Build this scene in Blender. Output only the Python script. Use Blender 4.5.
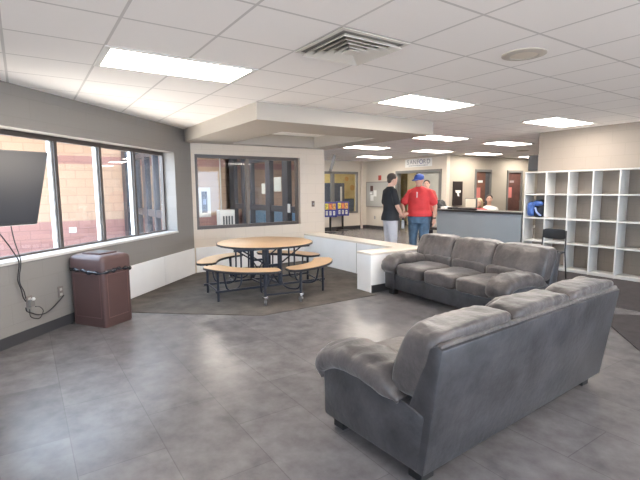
import bpy, bmesh, math, random
from mathutils import Vector, Matrix, noise
random.seed(7)
PI = math.pi
S = bpy.context.scene
C = S.collection
for o in list(bpy.data.objects):
    bpy.data.objects.remove(o)

# ------------------------------------------------------------------ camera
# world: X and Y follow the ceiling grid, the camera stands over the origin
CAMH, FPX, PITCH, ROLL, YAW = 1.506, 441.43, .1145, -.008, .5905
def cam_axes():
    cp, sp, cr, sr = math.cos(PITCH), math.sin(PITCH), math.cos(ROLL), math.sin(ROLL)
    f = Vector((0, cp, -sp)); u = Vector((0, sp, cp)); r = Vector((1, 0, 0))
    a = r*cr + u*sr; b = -r*sr + u*cr
    gb = Vector((math.cos(YAW), math.sin(YAW), 0)); ga = Vector((-math.sin(YAW), math.cos(YAW), 0))
    m = Matrix((gb, ga, Vector((0, 0, 1))))
    return m @ a, m @ b, m @ f
ra, ub, fw = cam_axes()
cam = bpy.data.objects.new('camera', bpy.data.cameras.new('camera'))
C.objects.link(cam)
cam.matrix_world = Matrix(((ra.x, ub.x, -fw.x, 0), (ra.y, ub.y, -fw.y, 0), (ra.z, ub.z, -fw.z, CAMH), (0, 0, 0, 1)))
cam.data.sensor_width = 36; cam.data.lens = FPX/640*36
cam.data.clip_start = .05; cam.data.clip_end = 200
S.camera = cam

# ------------------------------------------------------------------ light and exposure
W = bpy.data.worlds.new('world'); S.world = W; W.use_nodes = True
bg = W.node_tree.nodes['Background']
bg.inputs[0].default_value = (.62, .79, 1, 1); bg.inputs[1].default_value = 1.95
sun = bpy.data.objects.new('sun', bpy.data.lights.new('sun', 'SUN')); C.objects.link(sun)
sun.data.energy = 5.8; sun.data.angle = .01; sun.data.color = (1, .93, .82)
sun.rotation_euler = Vector((-.10, -.30, .93)).to_track_quat('Z', 'Y').to_euler()
PANEL = 5.2
S.view_settings.view_transform = 'Standard'
S.view_settings.look = 'None'
S.view_settings.gamma = 1.0
S.view_settings.use_curve_mapping = False
S.view_settings.exposure = 2.52
S.cycles.diffuse_bounces = 10; S.cycles.max_bounces = 14

# ------------------------------------------------------------------ helpers
def lin(r, g, b):
    f = lambda c: (c/255/12.92) if c/255 <= .04045 else ((c/255+.055)/1.055)**2.4
    return (f(r), f(g), f(b), 1)

def mat(name, col, rough=.6, metal=0, emit=0, ecol=None, noise_amt=0, nscale=8, bump=0, bscale=60, spec=None, coat=0):
    m = bpy.data.materials.new(name); m.use_nodes = True
    nt = m.node_tree; b = nt.nodes['Principled BSDF']
    b.inputs['Base Color'].default_value = col
    b.inputs['Roughness'].default_value = rough
    b.inputs['Metallic'].default_value = metal
    if spec is not None: b.inputs['Specular IOR Level'].default_value = spec
    if coat: b.inputs['Coat Weight'].default_value = coat; b.inputs['Coat Roughness'].default_value = .15
    if emit:
        b.inputs['Emission Color'].default_value = ecol or col
        b.inputs['Emission Strength'].default_value = emit
    tc = nt.nodes.new('ShaderNodeTexCoord')
    if noise_amt:
        n = nt.nodes.new('ShaderNodeTexNoise'); n.inputs['Scale'].default_value = nscale; n.inputs['Detail'].default_value = 5
        nt.links.new(tc.outputs['Object'], n.inputs['Vector'])
        r = nt.nodes.new('ShaderNodeValToRGB')
        k0, k1 = 1-noise_amt, 1+noise_amt
        r.color_ramp.elements[0].position = .3; r.color_ramp.elements[1].position = .7
        r.color_ramp.elements[0].color = (*[min(1, c*k0) for c in col[:3]], 1)
        r.color_ramp.elements[1].color = (*[min(1, c*k1) for c in col[:3]], 1)
        nt.links.new(n.outputs['Fac'], r.inputs['Fac']); nt.links.new(r.outputs['Color'], b.inputs['Base Color'])
    if bump:
        n = nt.nodes.new('ShaderNodeTexNoise'); n.inputs['Scale'].default_value = bscale; n.inputs['Detail'].default_value = 4
        nt.links.new(tc.outputs['Object'], n.inputs['Vector'])
        u = nt.nodes.new('ShaderNodeBump'); u.inputs['Strength'].default_value = bump; u.inputs['Distance'].default_value = .01
        nt.links.new(n.outputs['Fac'], u.inputs['Height']); nt.links.new(u.outputs['Normal'], b.inputs['Normal'])
    return m

def surf_uv(nt, ux, uy, off=(0, 0)):
    """vector (pos.ux, pos.uy, 0) from world position"""
    g = nt.nodes.new('ShaderNodeNewGeometry'); out = []
    cmb = nt.nodes.new('ShaderNodeCombineXYZ')
    for k, v in enumerate((ux, uy)):
        d = nt.nodes.new('ShaderNodeVectorMath'); d.operation = 'DOT_PRODUCT'
        d.inputs[1].default_value = v; nt.links.new(g.outputs['Position'], d.inputs[0])
        a = nt.nodes.new('ShaderNodeMath'); a.operation = 'ADD'; a.inputs[1].default_value = off[k]
        nt.links.new(d.outputs['Value'], a.inputs[0]); nt.links.new(a.outputs[0], cmb.inputs[k])
    return cmb.outputs[0]

def brickmat(name, u, v, off, c1, c2, mortar, bw, bh, ms, rough=.7, offset=.5, bump=.3, bands=None, mottling=0, mscale=3, smooth=.1, grain=0):
    m = bpy.data.materials.new(name); m.use_nodes = True
    nt = m.node_tree; b = nt.nodes['Principled BSDF']; b.inputs['Roughness'].default_value = rough
    vec = surf_uv(nt, u, v, off)
    t = nt.nodes.new('ShaderNodeTexBrick'); nt.links.new(vec, t.inputs['Vector'])
    t.offset = offset; t.inputs['Scale'].default_value = 1
    t.inputs['Brick Width'].default_value = bw; t.inputs['Row Height'].default_value = bh
    t.inputs['Mortar Size'].default_value = ms; t.inputs['Mortar Smooth'].default_value = smooth
    t.inputs['Color1'].default_value = c1; t.inputs['Color2'].default_value = c2; t.inputs['Mortar'].default_value = mortar
    col = t.outputs['Color']
    if bands:
        # courses of another colour between two heights: bands = (colour, [(z0, z1), ...])
        g = nt.nodes.new('ShaderNodeNewGeometry'); sp = nt.nodes.new('ShaderNodeSeparateXYZ'); nt.links.new(g.outputs['Position'], sp.inputs[0])
        tot = None
        for z0, z1 in bands[1]:
            a = nt.nodes.new('ShaderNodeMath'); a.operation = 'GREATER_THAN'; a.inputs[1].default_value = z0
            c = nt.nodes.new('ShaderNodeMath'); c.operation = 'LESS_THAN'; c.inputs[1].default_value = z1
            nt.links.new(sp.outputs['Z'], a.inputs[0]); nt.links.new(sp.outputs['Z'], c.inputs[0])
            p = nt.nodes.new('ShaderNodeMath'); p.operation = 'MULTIPLY'
            nt.links.new(a.outputs[0], p.inputs[0]); nt.links.new(c.outputs[0], p.inputs[1])
            if tot is None: tot = p.outputs[0]
            else:
                q = nt.nodes.new('ShaderNodeMath'); q.operation = 'MAXIMUM'
                nt.links.new(tot, q.inputs[0]); nt.links.new(p.outputs[0], q.inputs[1]); tot = q.outputs[0]
        mx = nt.nodes.new('ShaderNodeMix'); mx.data_type = 'RGBA'; mx.blend_type = 'MULTIPLY'
        nt.links.new(tot, mx.inputs['Factor']); nt.links.new(col, mx.inputs['A']); mx.inputs['B'].default_value = bands[0]
        col = mx.outputs['Result']
    if mottling:
        n = nt.nodes.new('ShaderNodeTexNoise'); n.inputs['Scale'].default_value = mscale; n.inputs['Detail'].default_value = 8; n.inputs['Roughness'].default_value = .62
        nt.links.new(vec, n.inputs['Vector'])
        r = nt.nodes.new('ShaderNodeValToRGB'); r.color_ramp.elements[0].position = .3; r.color_ramp.elements[1].position = .72
        r.color_ramp.elements[0].color = (1-mottling,)*3+(1,); r.color_ramp.elements[1].color = (1+mottling*.6,)*3+(1,)
        nt.links.new(n.outputs['Fac'], r.inputs['Fac'])
        mx = nt.nodes.new('ShaderNodeMix'); mx.data_type = 'RGBA'; mx.blend_type = 'MULTIPLY'; mx.inputs['Factor'].default_value = 1
        nt.links.new(col, mx.inputs['A']); nt.links.new(r.outputs['Color'], mx.inputs['B']); col = mx.outputs['Result']
    nt.links.new(col, b.inputs['Base Color'])
    if bump:
        u2 = nt.nodes.new('ShaderNodeBump'); u2.inputs['Strength'].default_value = bump; u2.inputs['Distance'].default_value = .004; u2.invert = True
        nt.links.new(t.outputs['Fac'], u2.inputs['Height']); nt.links.new(u2.outputs['Normal'], b.inputs['Normal'])
        if grain:
            n = nt.nodes.new('ShaderNodeTexNoise'); n.inputs['Scale'].default_value = 45; nt.links.new(vec, n.inputs['Vector'])
            u3 = nt.nodes.new('ShaderNodeBump'); u3.inputs['Strength'].default_value = grain; u3.inputs['Distance'].default_value = .003
            nt.links.new(n.outputs['Fac'], u3.inputs['Height']); nt.links.new(u2.outputs['Normal'], u3.inputs['Normal']); nt.links.new(u3.outputs['Normal'], b.inputs['Normal'])
    return m

def obj(name, bm, m, parent=None, smooth=False, angle=None):
    me = bpy.data.meshes.new(name)
    bmesh.ops.recalc_face_normals(bm, faces=bm.faces[:])
    bm.to_mesh(me); bm.free()
    if m: me.materials.append(m)
    if smooth:
        for p in me.polygons: p.use_smooth = True
    if angle is not None:
        me.set_sharp_from_angle(angle=math.radians(angle))
    o = bpy.data.objects.new(name, me); C.objects.link(o)
    if parent: o.parent = parent
    return o
def thing(name, label, cat, loc=(0, 0, 0), rz=0, group=None):
    o = bpy.data.objects.new(name, None); C.objects.link(o)
    o.location = loc; o.rotation_euler = (0, 0, rz); o.empty_display_size = .1
    return tag(o, label, cat, group)
def tag(o, label, cat, group=None):
    o['label'] = label; o['category'] = cat
    if group: o['group'] = group
    return o
def struct(name, bm, m, parent=None, **k):
    o = obj(name, bm, m, parent, **k)
    if not parent: o['kind'] = 'structure'
    return o
def dup(root, loc, rz=None, label=None):
    r = root.copy(); C.objects.link(r); r.location = loc
    if rz is not None: r.rotation_euler = (0, 0, rz)
    if label: r['label'] = label
    for ch in list(root.children):
        c = ch.copy(); C.objects.link(c); c.parent = r
        for g in list(ch.children):
            d = g.copy(); C.objects.link(d); d.parent = c
    return r
NB = bmesh.new
def box(bm, x0, x1, y0, y1, z0, z1, M=None, bev=0, seg=2):
    vs = [Vector((x, y, z)) for z in (z0, z1) for y in (y0, y1) for x in (x0, x1)]
    if M: vs = [M @ v for v in vs]
    v = [bm.verts.new(p) for p in vs]
    fs = [bm.faces.new([v[i] for i in f]) for f in ((0, 2, 3, 1), (4, 5, 7, 6), (0, 1, 5, 4), (2, 6, 7, 3), (0, 4, 6, 2), (1, 3, 7, 5))]
    if bev:
        es = {e for f in fs for e in f.edges}
        bmesh.ops.bevel(bm, geom=list(es), offset=bev, segments=seg, affect='EDGES', profile=.5)
    return bm
def prism(bm, poly, a, b, axes='xyz', M=None, bev=0):
    """extrude a polygon given in the first two axes along the third"""
    def pt(p, t):
        d = {axes[0]: p[0], axes[1]: p[1], axes[2]: t}; v = Vector((d['x'], d['y'], d['z'])); return M @ v if M else v
    lo = [bm.verts.new(pt(p, a)) for p in poly]; hi = [bm.verts.new(pt(p, b)) for p in poly]; n = len(poly)
    fs = [bm.faces.new(lo[::-1]), bm.faces.new(hi)] + [bm.faces.new((lo[i], lo[(i+1) % n], hi[(i+1) % n], hi[i])) for i in range(n)]
    if bev:
        bmesh.ops.bevel(bm, geom=list({e for f in fs for e in f.edges}), offset=bev, segments=2, affect='EDGES', profile=.5)
    return bm
def ring_frame(t):
    t = t.normalized(); a = Vector((0, 0, 1)) if abs(t.z) < .9 else Vector((1, 0, 0))
    s = t.cross(a).normalized(); return s, s.cross(t).normalized()
def tube(bm, pts, r, n=10, closed=False, M=None):
    pts = [Vector(p) for p in pts]; rs = r if isinstance(r, (list, tuple)) else [r]*len(pts)
    rings = []; L = len(pts); s0 = None
    for i, p in enumerate(pts):
        if closed: t = pts[(i+1) % L]-pts[i-1]
        else: t = pts[min(i+1, L-1)]-pts[max(i-1, 0)]
        t.normalize()
        if s0 is None: s, u = ring_frame(t)
        else:
            s = (s0 - t*s0.dot(t)).normalized(); u = s.cross(t)
        s0 = s
        ring = []
        for k in range(n):
            a = 2*PI*k/n; v = p+(s*math.cos(a)+u*math.sin(a))*rs[i]
            ring.append(bm.verts.new(M @ v if M else v))
        rings.append(ring)
    for i in range(L if closed else L-1):
        A, B = rings[i], rings[(i+1) % L]
        for k in range(n): bm.faces.new((A[k], A[(k+1) % n], B[(k+1) % n], B[k]))
    if not closed:
        bm.faces.new(rings[0][::-1]); bm.faces.new(rings[-1])
    return bm
def bez(pts, n=6):
    """rounded polyline through points (Catmull-Rom)"""
    P = [Vector(p) for p in pts]; P = [2*P[0]-P[1]]+P+[2*P[-1]-P[-2]]; out = []
    for i in range(1, len(P)-2):
        for k in range(n):
            t = k/n; a, b, c, d = P[i-1:i+3]
            out.append(.5*((2*b)+(c-a)*t+(2*a-5*b+4*c-d)*t*t+(3*b-a-3*c+d)*t**3))
    out.append(P[-2]); return out
def lathe(bm, prof, cx=0, cy=0, n=24, M=None):
    rings = []
    for r, z in prof:
        ring = []
        for k in range(n):
            a = 2*PI*k/n; v = Vector((cx+r*math.cos(a), cy+r*math.sin(a), z)); ring.append(bm.verts.new(M @ v if M else v))
        rings.append(ring)
    for A, B in zip(rings, rings[1:]):
        for k in range(n): bm.faces.new((A[k], A[(k+1) % n], B[(k+1) % n], B[k]))
    bm.faces.new(rings[0][::-1]); bm.faces.new(rings[-1])
    return bm
def ball(bm, c, r, n=12, M=None):
    if not isinstance(r, (list, tuple)): r = (r, r, r)
    mm = Matrix.Translation(c) @ Matrix.Diagonal((*r, 1))
    if M: mm = M @ mm
    bmesh.ops.create_uvsphere(bm, u_segments=n*2, v_segments=n, radius=1, matrix=mm); return bm
def puff(bm, c, h, e=5, res=14, wr=.006, fr=7, stretch=(1, 1, 1), fn=None, M=None, seed=0):
    """soft upholstered block: superellipsoid with half sizes h, wrinkled, optionally bent by fn"""
    t = bmesh.new(); bmesh.ops.create_cube(t, size=2)
    bmesh.ops.subdivide_edges(t, edges=t.edges[:], cuts=res, use_grid_fill=True)
    for v in t.verts:
        p = v.co; r = (abs(p.x)**e+abs(p.y)**e+abs(p.z)**e)**(1/e); q = p/r
        nrm = Vector((abs(q.x)**(e-1)*math.copysign(1, q.x), abs(q.y)**(e-1)*math.copysign(1, q.y), abs(q.z)**(e-1)*math.copysign(1, q.z))).normalized()
        w = Vector((q.x*h[0], q.y*h[1], q.z*h[2]))
        s = Vector((w.x*fr*stretch[0], w.y*fr*stretch[1], w.z*fr*stretch[2]))+Vector((seed*3.1, seed*1.7, seed))
        d = noise.fractal(s, .8, 2.0, 3)
        w += nrm*d*wr
        if fn: w = fn(w)
        w += Vector(c); v.co = M @ w if M else w
    me = bpy.data.meshes.new('t'); t.to_mesh(me); t.free(); bm.from_mesh(me); bpy.data.meshes.remove(me); return bm

# ------------------------------------------------------------------ materials
UX, UY, UZ, UD = (1, 0, 0), (0, 1, 0), (0, 0, 1), (.70711, .70711, 0)
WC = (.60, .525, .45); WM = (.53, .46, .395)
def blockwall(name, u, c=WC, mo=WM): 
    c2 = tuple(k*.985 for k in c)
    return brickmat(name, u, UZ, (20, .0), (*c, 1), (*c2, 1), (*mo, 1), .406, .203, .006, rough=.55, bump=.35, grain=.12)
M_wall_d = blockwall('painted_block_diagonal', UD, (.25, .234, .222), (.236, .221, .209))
M_wall_x = blockwall('painted_block_x', UY, (.30, .26, .225), (.275, .24, .207))  # same beige paint, colour lowered to offset glare of the ceiling panel nearby
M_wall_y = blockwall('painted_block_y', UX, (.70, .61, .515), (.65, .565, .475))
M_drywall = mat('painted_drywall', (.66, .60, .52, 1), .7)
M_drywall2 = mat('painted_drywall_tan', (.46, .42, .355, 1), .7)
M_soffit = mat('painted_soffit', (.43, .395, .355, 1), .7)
M_panelwhite = mat('white_painted_board', (.88, .88, .88, 1), .4, noise_amt=.03, nscale=3)
M_base = mat('dark_rubber_base', (.045, .045, .05, 1), .5)
M_frame = mat('bronze_window_frame', (.10, .085, .08, 1), .4, metal=.3)
M_darkframe = mat('dark_storefront_frame', (.045, .05, .065, 1), .4, metal=.3)
M_ceiling = brickmat('ceiling_tiles', UX, UY, (20*.61-.571, 20*.61-3.609), (.94, .915, .90, 1), (.925, .90, .885, 1), (.66, .64, .63, 1), .61, .61, .010, rough=.85, offset=0, bump=.25, grain=.2)
def glassmat(name, tint=(1, 1, 1, 1), fr=1.5, rough=0):
    m = bpy.data.materials.new(name); m.use_nodes = True; nt = m.node_tree
    for n in list(nt.nodes): nt.nodes.remove(n)
    o = nt.nodes.new('ShaderNodeOutputMaterial'); mx = nt.nodes.new('ShaderNodeMixShader')
    t = nt.nodes.new('ShaderNodeBsdfTransparent'); t.inputs[0].default_value = tint
    g = nt.nodes.new('ShaderNodeBsdfGlossy'); g.inputs['Roughness'].default_value = rough
    f = nt.nodes.new('ShaderNodeFresnel')
    # the same reflectance on entering and leaving the pane
    ge = nt.nodes.new('ShaderNodeNewGeometry'); mr = nt.nodes.new('ShaderNodeMapRange')
    mr.inputs['To Min'].default_value = fr; mr.inputs['To Max'].default_value = 1/fr
    nt.links.new(ge.outputs['Backfacing'], mr.inputs['Value']); nt.links.new(mr.outputs[0], f.inputs[0])
    nt.links.new(f.outputs[0], mx.inputs[0]); nt.links.new(t.outputs[0], mx.inputs[1]); nt.links.new(g.outputs[0], mx.inputs[2]); nt.links.new(mx.outputs[0], o.inputs[0])
    return m
M_glass = glassmat('window_glass', (.95, .96, .96, 1), 1.4)
# floor: large grey stone-look vinyl tiles
M_floor = brickmat('grey_vinyl_tile', UY, UX, (20, 20.1), (.172, .165, .174, 1), (.136, .130, .138, 1), (.118, .113, .12, 1), .92, .46, .003, rough=.27, bump=.05, mottling=.33, mscale=5.5, smooth=.3)
M_carpet = brickmat('brown_carpet', UX, UY, (20, 20), (.115, .10, .09, 1), (.10, .088, .08, 1), (.105, .092, .083, 1), .6, .6, .002, rough=.95, offset=0, bump=.05, mottling=.45, mscale=4)
M_carpet_dk = brickmat('charcoal_carpet', UX, UY, (20, 20), (.042, .037, .041, 1), (.037, .033, .037, 1), (.037, .033, .037, 1), .6, .6, .002, rough=.95, offset=0, bump=.05, mottling=.25, mscale=9)
BAND = (.76, .60, .74, 1)
def outbrick(name, u, c=(.47, .335, .25), bands=True, w=.406, h=.203, bn=None):
    c2 = (c[0]*.94, c[1]*.92, c[2]*.9)
    return brickmat(name, u, UZ, (20, .02), (*c, 1), (*c2, 1), (c[0]*.8, c[1]*.8, c[2]*.82, 1), w, h, .011, rough=.8, bump=.4, bands=((bn or BAND), [(-1, .78), (2.16, 2.36)]) if bands else None)
M_brick = outbrick('tan_block_wall', UX)
M_brickx = outbrick('tan_block_wall_side', UY, c=(.45, .30, .22))
M_bricky2 = outbrick('reddish_block_wall', UX, c=(.40, .27, .21))
M_conc = mat('concrete_ground', (.66, .59, .52, 1), .8, noise_amt=.1, nscale=1)
M_white = mat('white_laminate', (.62, .62, .61, 1), .45)
M_steel = mat('grey_steel', (.35, .35, .36, 1), .4, metal=.6)
M_chrome = mat('chrome', (.7, .7, .72, 1), .18, metal=1)
M_black = mat('black_plastic', (.018, .018, .02, 1), .4)
M_paper = mat('white_paper', (.82, .82, .80, 1), .8)
M_lamp = mat('light_diffuser', (1, 1, 1, 1), .5, emit=PANEL, ecol=(1, .90, .79, 1))
M_lampframe = mat('white_light_trim', (.75, .74, .72, 1), .5)

# ------------------------------------------------------------------ room shell
ZC, ZS = 2.549, 2.34
def wallseg(name, p0, p1, z0, z1, m, th=.2, side=1, holes=(), parent=None):
    """wall from p0 to p1 whose room face is on that line; thickness goes to the left (side=1) or right (-1)"""
    p0, p1 = Vector((*p0, 0)), Vector((*p1, 0)); L = (p1-p0).length; d = (p1-p0)/L
    n = Vector((-d.y, d.x, 0))*side*th
    ss = sorted({0, L, *[h[0] for h in holes], *[h[1] for h in holes]}); zs = sorted({z0, z1, *[h[2] for h in holes], *[h[3] for h in holes]})
    solid = lambda i, j: 0 <= i < len(ss)-1 and 0 <= j < len(zs)-1 and not any(h[0]-1e-6 <= ss[i] and ss[i+1] <= h[1]+1e-6 and h[2]-1e-6 <= zs[j] and zs[j+1] <= h[3]+1e-6 for h in holes)
    bm = NB(); cache = {}
    def V(i, j, k):
        if (i, j, k) not in cache:
            cache[i, j, k] = bm.verts.new(p0+d*ss[i]+n*k+Vector((0, 0, zs[j])))
        return cache[i, j, k]
    for i in range(len(ss)-1):
        for j in range(len(zs)-1):
            if not solid(i, j): continue
            for k in (0, 1): bm.faces.new((V(i, j, k), V(i+1, j, k), V(i+1, j+1, k), V(i, j+1, k)))
            if not solid(i-1, j): bm.faces.new((V(i, j, 0), V(i, j+1, 0), V(i, j+1, 1), V(i, j, 1)))
            if not solid(i+1, j): bm.faces.new((V(i+1, j, 0), V(i+1, j+1, 0), V(i+1, j+1, 1), V(i+1, j, 1)))
            if not solid(i, j-1): bm.faces.new((V(i, j, 0), V(i+1, j, 0), V(i+1, j, 1), V(i, j, 1)))
            if not solid(i, j+1): bm.faces.new((V(i, j+1, 0), V(i+1, j+1, 0), V(i+1, j+1, 1), V(i, j+1, 1)))
    return struct(name, bm, m, parent)

DC = 5.344                                        # the diagonal window wall is the plane Y = X + DC
R2 = math.sqrt(2)
cornX = 2.53
# floor and ground
bm = NB(); prism(bm, [(-3.2, -4.2), (17.2, -4.2), (17.2, 15.2), (2.2, 15.2), (2.2, 12.5), (2.2, 7.7), (-3.2, 2.2)], -.12, 0); struct('floor', bm, M_floor)
bm = NB(); prism(bm, [(-16, -16), (17, -16), (17, -4.25), (-3.25, -4.25), (-3.25, 2.3), (2.15, 7.75), (2.15, 14), (-16, 14)], -.2, -.05); struct('ground_outside', bm, M_conc)
bm = NB(); prism(bm, [(.90, 5.87), (2.30, 4.68), (4.10, 4.68), (4.10, 4.80), (4.14, 5.14), (4.87, 5.14), (4.87, 7.87), (2.52, 7.87), (.75, 6.09)], .0005, .006); struct('floor_carpet_inset', bm, M_carpet)
bm = NB(); prism(bm, [(6.11, -1.5), (6.11, 2.75), (6.4, 3.6), (7.3, 4.86), (8.3, 4.86), (8.3, -1.5)], .0005, .005)
struct('floor_carpet_by_shelves', bm, M_carpet_dk)
bm = NB(); prism(bm, [(5.59, 2.42), (6.10, 1.97), (6.10, -1.2), (5.6, -1.2), (3.3, .53)], .0005, .005)
struct('floor_carpet_triangle', bm, M_carpet_dk)
bm = NB(); prism(bm, [(5.3, 5.3), (6.9, 5.3), (7.9, 7.2), (7.9, 9.6), (5.5, 9.6)], .0005, .005)
struct('floor_carpet_by_desk', bm, M_carpet_dk)
# ceiling
bm = NB(); prism(bm, [(-3.4, -4.2), (17.2, -4.2), (17.2, 15.2), (5.1, 15.2), (2.2, 15.2), (2.2, 7.8), (-3.4, 2.2)], ZC, ZC+.25); struct('ceiling', bm, M_ceiling)
# soffit over the sunken corner: a ring beam with an opening in the middle
bm = NB()
X0, X1, Y0, Y1 = 2.39, 5.45, 4.90, 8.08
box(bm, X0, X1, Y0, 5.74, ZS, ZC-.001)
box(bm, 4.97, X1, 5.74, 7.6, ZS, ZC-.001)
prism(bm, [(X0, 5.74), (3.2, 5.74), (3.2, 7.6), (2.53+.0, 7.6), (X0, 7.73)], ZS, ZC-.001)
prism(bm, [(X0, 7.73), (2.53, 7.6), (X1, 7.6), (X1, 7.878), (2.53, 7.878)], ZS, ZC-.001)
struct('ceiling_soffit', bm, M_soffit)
# diagonal wall with the window
s_of = lambda x: (x+3.2)*R2
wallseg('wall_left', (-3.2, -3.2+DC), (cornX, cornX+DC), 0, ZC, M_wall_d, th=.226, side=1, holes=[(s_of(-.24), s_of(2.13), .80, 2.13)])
# window wall
wallseg('wall_back', (cornX-.1, 7.88), (5.41, 7.88), 0, ZS+.0, M_wall_y, th=.2, side=1, holes=[(2.60-cornX+.1, 4.80-cornX+.1, .79, 2.15)])
wallseg('wall_behind_camera', (-3.2, -4), (17, -4), 0, ZC, M_wall_y, side=-1, holes=[(2.6, 6.4, .35, 2.35), (6.8, 10.9, .35, 2.35)])  # both openings added, out of view, to supply daylight
wallseg('wall_near_left', (-3.2, -4), (-3.2, -3.2+DC), 0, ZC, M_wall_x, side=1, holes=[(.6, 5.8, .8, 2.2)])  # opening for the added daylight window
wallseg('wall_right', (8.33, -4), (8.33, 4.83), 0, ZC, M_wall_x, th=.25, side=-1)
# far lobby walls
wallseg('wall_far_left', (8.6, 13.3), (11.1, 13.3), 0, ZC, M_drywall, th=.15, side=1, holes=[(.1, 2.06, .6, 2.15)])
wallseg('wall_lobby_brick', (5.1, 13.3), (8.599, 13.3), 0, ZC, M_bricky2, th=.15, side=1)
wallseg('wall_far', (11.1, 13.45), (11.1, 9.4), 0, ZC, M_drywall, th=.15, side=1, holes=[(1.80, 3.86, 0, 2.12)])
wallseg('wall_far_right', (11.2505, 9.4), (17, 9.4), 0, ZC, M_drywall2, th=.15, side=1, holes=[(1.24, 2.11, 0, 2.12), (3.03, 3.95, 0, 2.12)])
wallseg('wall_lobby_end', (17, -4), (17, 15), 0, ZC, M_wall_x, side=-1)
# outside: tan block wall with maroon courses, behind courtyard and vestibule
wallseg('wall_courtyard', (-9, 12.3), (5.1, 12.3), -.1, 3.0, M_brick, th=.25, side=1)
wallseg('wall_vestibule_far', (5.1, 12.3), (5.1, 13.3), 0, ZC, M_brickx, th=.15, side=1)

# unseen slab added to keep skylight off the courtyard wall
bm = NB(); box(bm, -9, 2.1, 9.3, 12.29, 2.85, 3.05); struct('sky_blocker_courtyard', bm, mat('sky_blocker_grey', (.30, .29, .28, 1), .8))
bm = NB(); box(bm, -2, 9.5, -6.2, -4.25, 2.62, 2.80); struct('sky_blocker_rear', bm, M_conc)  # unseen slab added to cut direct sky at the rear openings
# base trims
def strip(name, p0, p1, z0, z1, th, m, side=-1):
    p0, p1 = Vector((*p0, 0)), Vector((*p1, 0)); d = (p1-p0).normalized(); n = Vector((-d.y, d.x, 0))*side*th
    bm = NB(); prism(bm, [(p0.x, p0.y), (p1.x, p1.y), (p1.x+n.x, p1.y+n.y), (p0.x+n.x, p0.y+n.y)], z0, z1)
    return struct(name, bm, m)
strip('baseboard_left', (-3.18, -3.18+DC), (.97, .97+DC), .001, .11, .012, M_base)
strip('baseboard_far_left', (5.1, 13.3), (11.1, 13.3), .001, .11, .012, M_base)
strip('baseboard_far', (11.1, 13.3), (11.1, 11.7), .001, .11, .012, M_base)
strip('baseboard_right', (8.33, 1.5), (8.33, -4), .001, .11, .012, M_base)
# white boards along the foot of the walls
for k, (a, b) in enumerate(((.98, 1.79), (1.795, 2.51))):
    strip('trim_%d' % (k+1), (a, a+DC), (b, b+DC), .007, .465, .018, M_panelwhite)
for k, (a, b) in enumerate(((2.56, 3.6), (3.605, 4.87))):
    strip('trim_%d' % (k+3), (a, 7.88), (b, 7.88), .007, .465, .018, M_panelwhite)
# low ledge wall with projecting end
M_ledgetop = mat('cream_painted_ledge', (.72, .66, .58, 1), .45)
bm = NB(); prism(bm, [(4.88, 7.879), (4.88, 5.13), (4.11, 5.13), (4.11, 4.82), (5.26, 4.82), (5.26, 7.879)], 0, .55)
struct('wall_ledge', bm, M_panelwhite)
bm = NB(); prism(bm, [(4.872, 7.879), (4.872, 5.138), (4.102, 5.138), (4.102, 4.812), (5.27, 4.812), (5.27, 7.879)], .5502, .582, bev=.004)
struct('trim_ledge_cap', bm, M_ledgetop)
strip('trim_ledge_joint', (4.88, 6.12), (4.88, 6.105), .01, .55, .003, mat('joint', (.45, .44, .42, 1), .6), side=-1)
strip('baseboard_ledge', (4.125, 4.82), (5.26, 4.82), .001, .11, .012, M_base, side=-1)

# ------------------------------------------------------------------ windows
def window_bar(nm, par, a, b, w, d, m):
    """bar between two points with width w (in plane) and depth d"""
    pass
rec = .16                                         # recess of the frame along the wall's normal
def dpt(x, z, off=0): return Vector((x-off, x+DC+2*rec+off, z)) if False else Vector((x, x+DC+2*rec, z))
Md = Matrix(((.70711, -.70711, 0, 0), (.70711, .70711, 0, DC+2*rec), (0, 0, 1, 0), (0, 0, 0, 1)))  # local x along wall, y outward, origin on recessed plane at X=0
w1 = bpy.data.objects.new('window_1', None); C.objects.link(w1); w1['kind'] = 'structure'
xs = [-.30, -.07, .335, .87, 1.395, 1.965]
L = lambda x: x*R2                                 # plane X coordinate to local length
bm = NB()
z0w, z1w = .80, 2.13
box(bm, L(-.38), L(1.965), -.03, .03, z1w-.055, z1w-.001, Md); box(bm, L(-.38), L(1.965), -.03, .03, z0w+.001, z0w+.05, Md)
box(bm, L(1.965)-.035, L(1.965), -.03, .03, z0w+.05, z1w-.055, Md); box(bm, L(-.38), L(-.38)+.05, -.03, .03, z0w+.05, z1w-.055, Md)
obj('frame', bm, M_frame, w1)
M_mull_lit = mat('lit_mullion_side', (.62, .64, .66, 1), .4, metal=.2)  # pale colour stands in for light on the mullions' side faces
for x in (.335, .87, 1.395):
    bm = NB(); box(bm, L(x)-.025, L(x)+.022, -.03, .05, z0w+.05, z1w-.055, Md); p = obj('mullion', bm, M_frame, w1)
    bm = NB(); box(bm, L(x)-.050, L(x)-.026, .0, .05, z0w+.05, z1w-.055, Md); obj('lit_side', bm, M_mull_lit, p)
bm = NB(); box(bm, L(-.37), L(1.94), .010, .016, z0w+.05, z1w-.055, Md); obj('glass', bm, M_glass, w1)
bm = NB()
Mi = Matrix(((.70711, -.70711, 0, 0), (.70711, .70711, 0, DC), (0, 0, 1, 0), (0, 0, 0, 1)))
box(bm, L(-.24)+.002, L(2.13)-.002, -.02, .195, .8005, .83, Mi, bev=.004)
struct('trim_window_sill', bm, mat('sill_paint', (.62, .59, .56, 1), .4))

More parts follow.
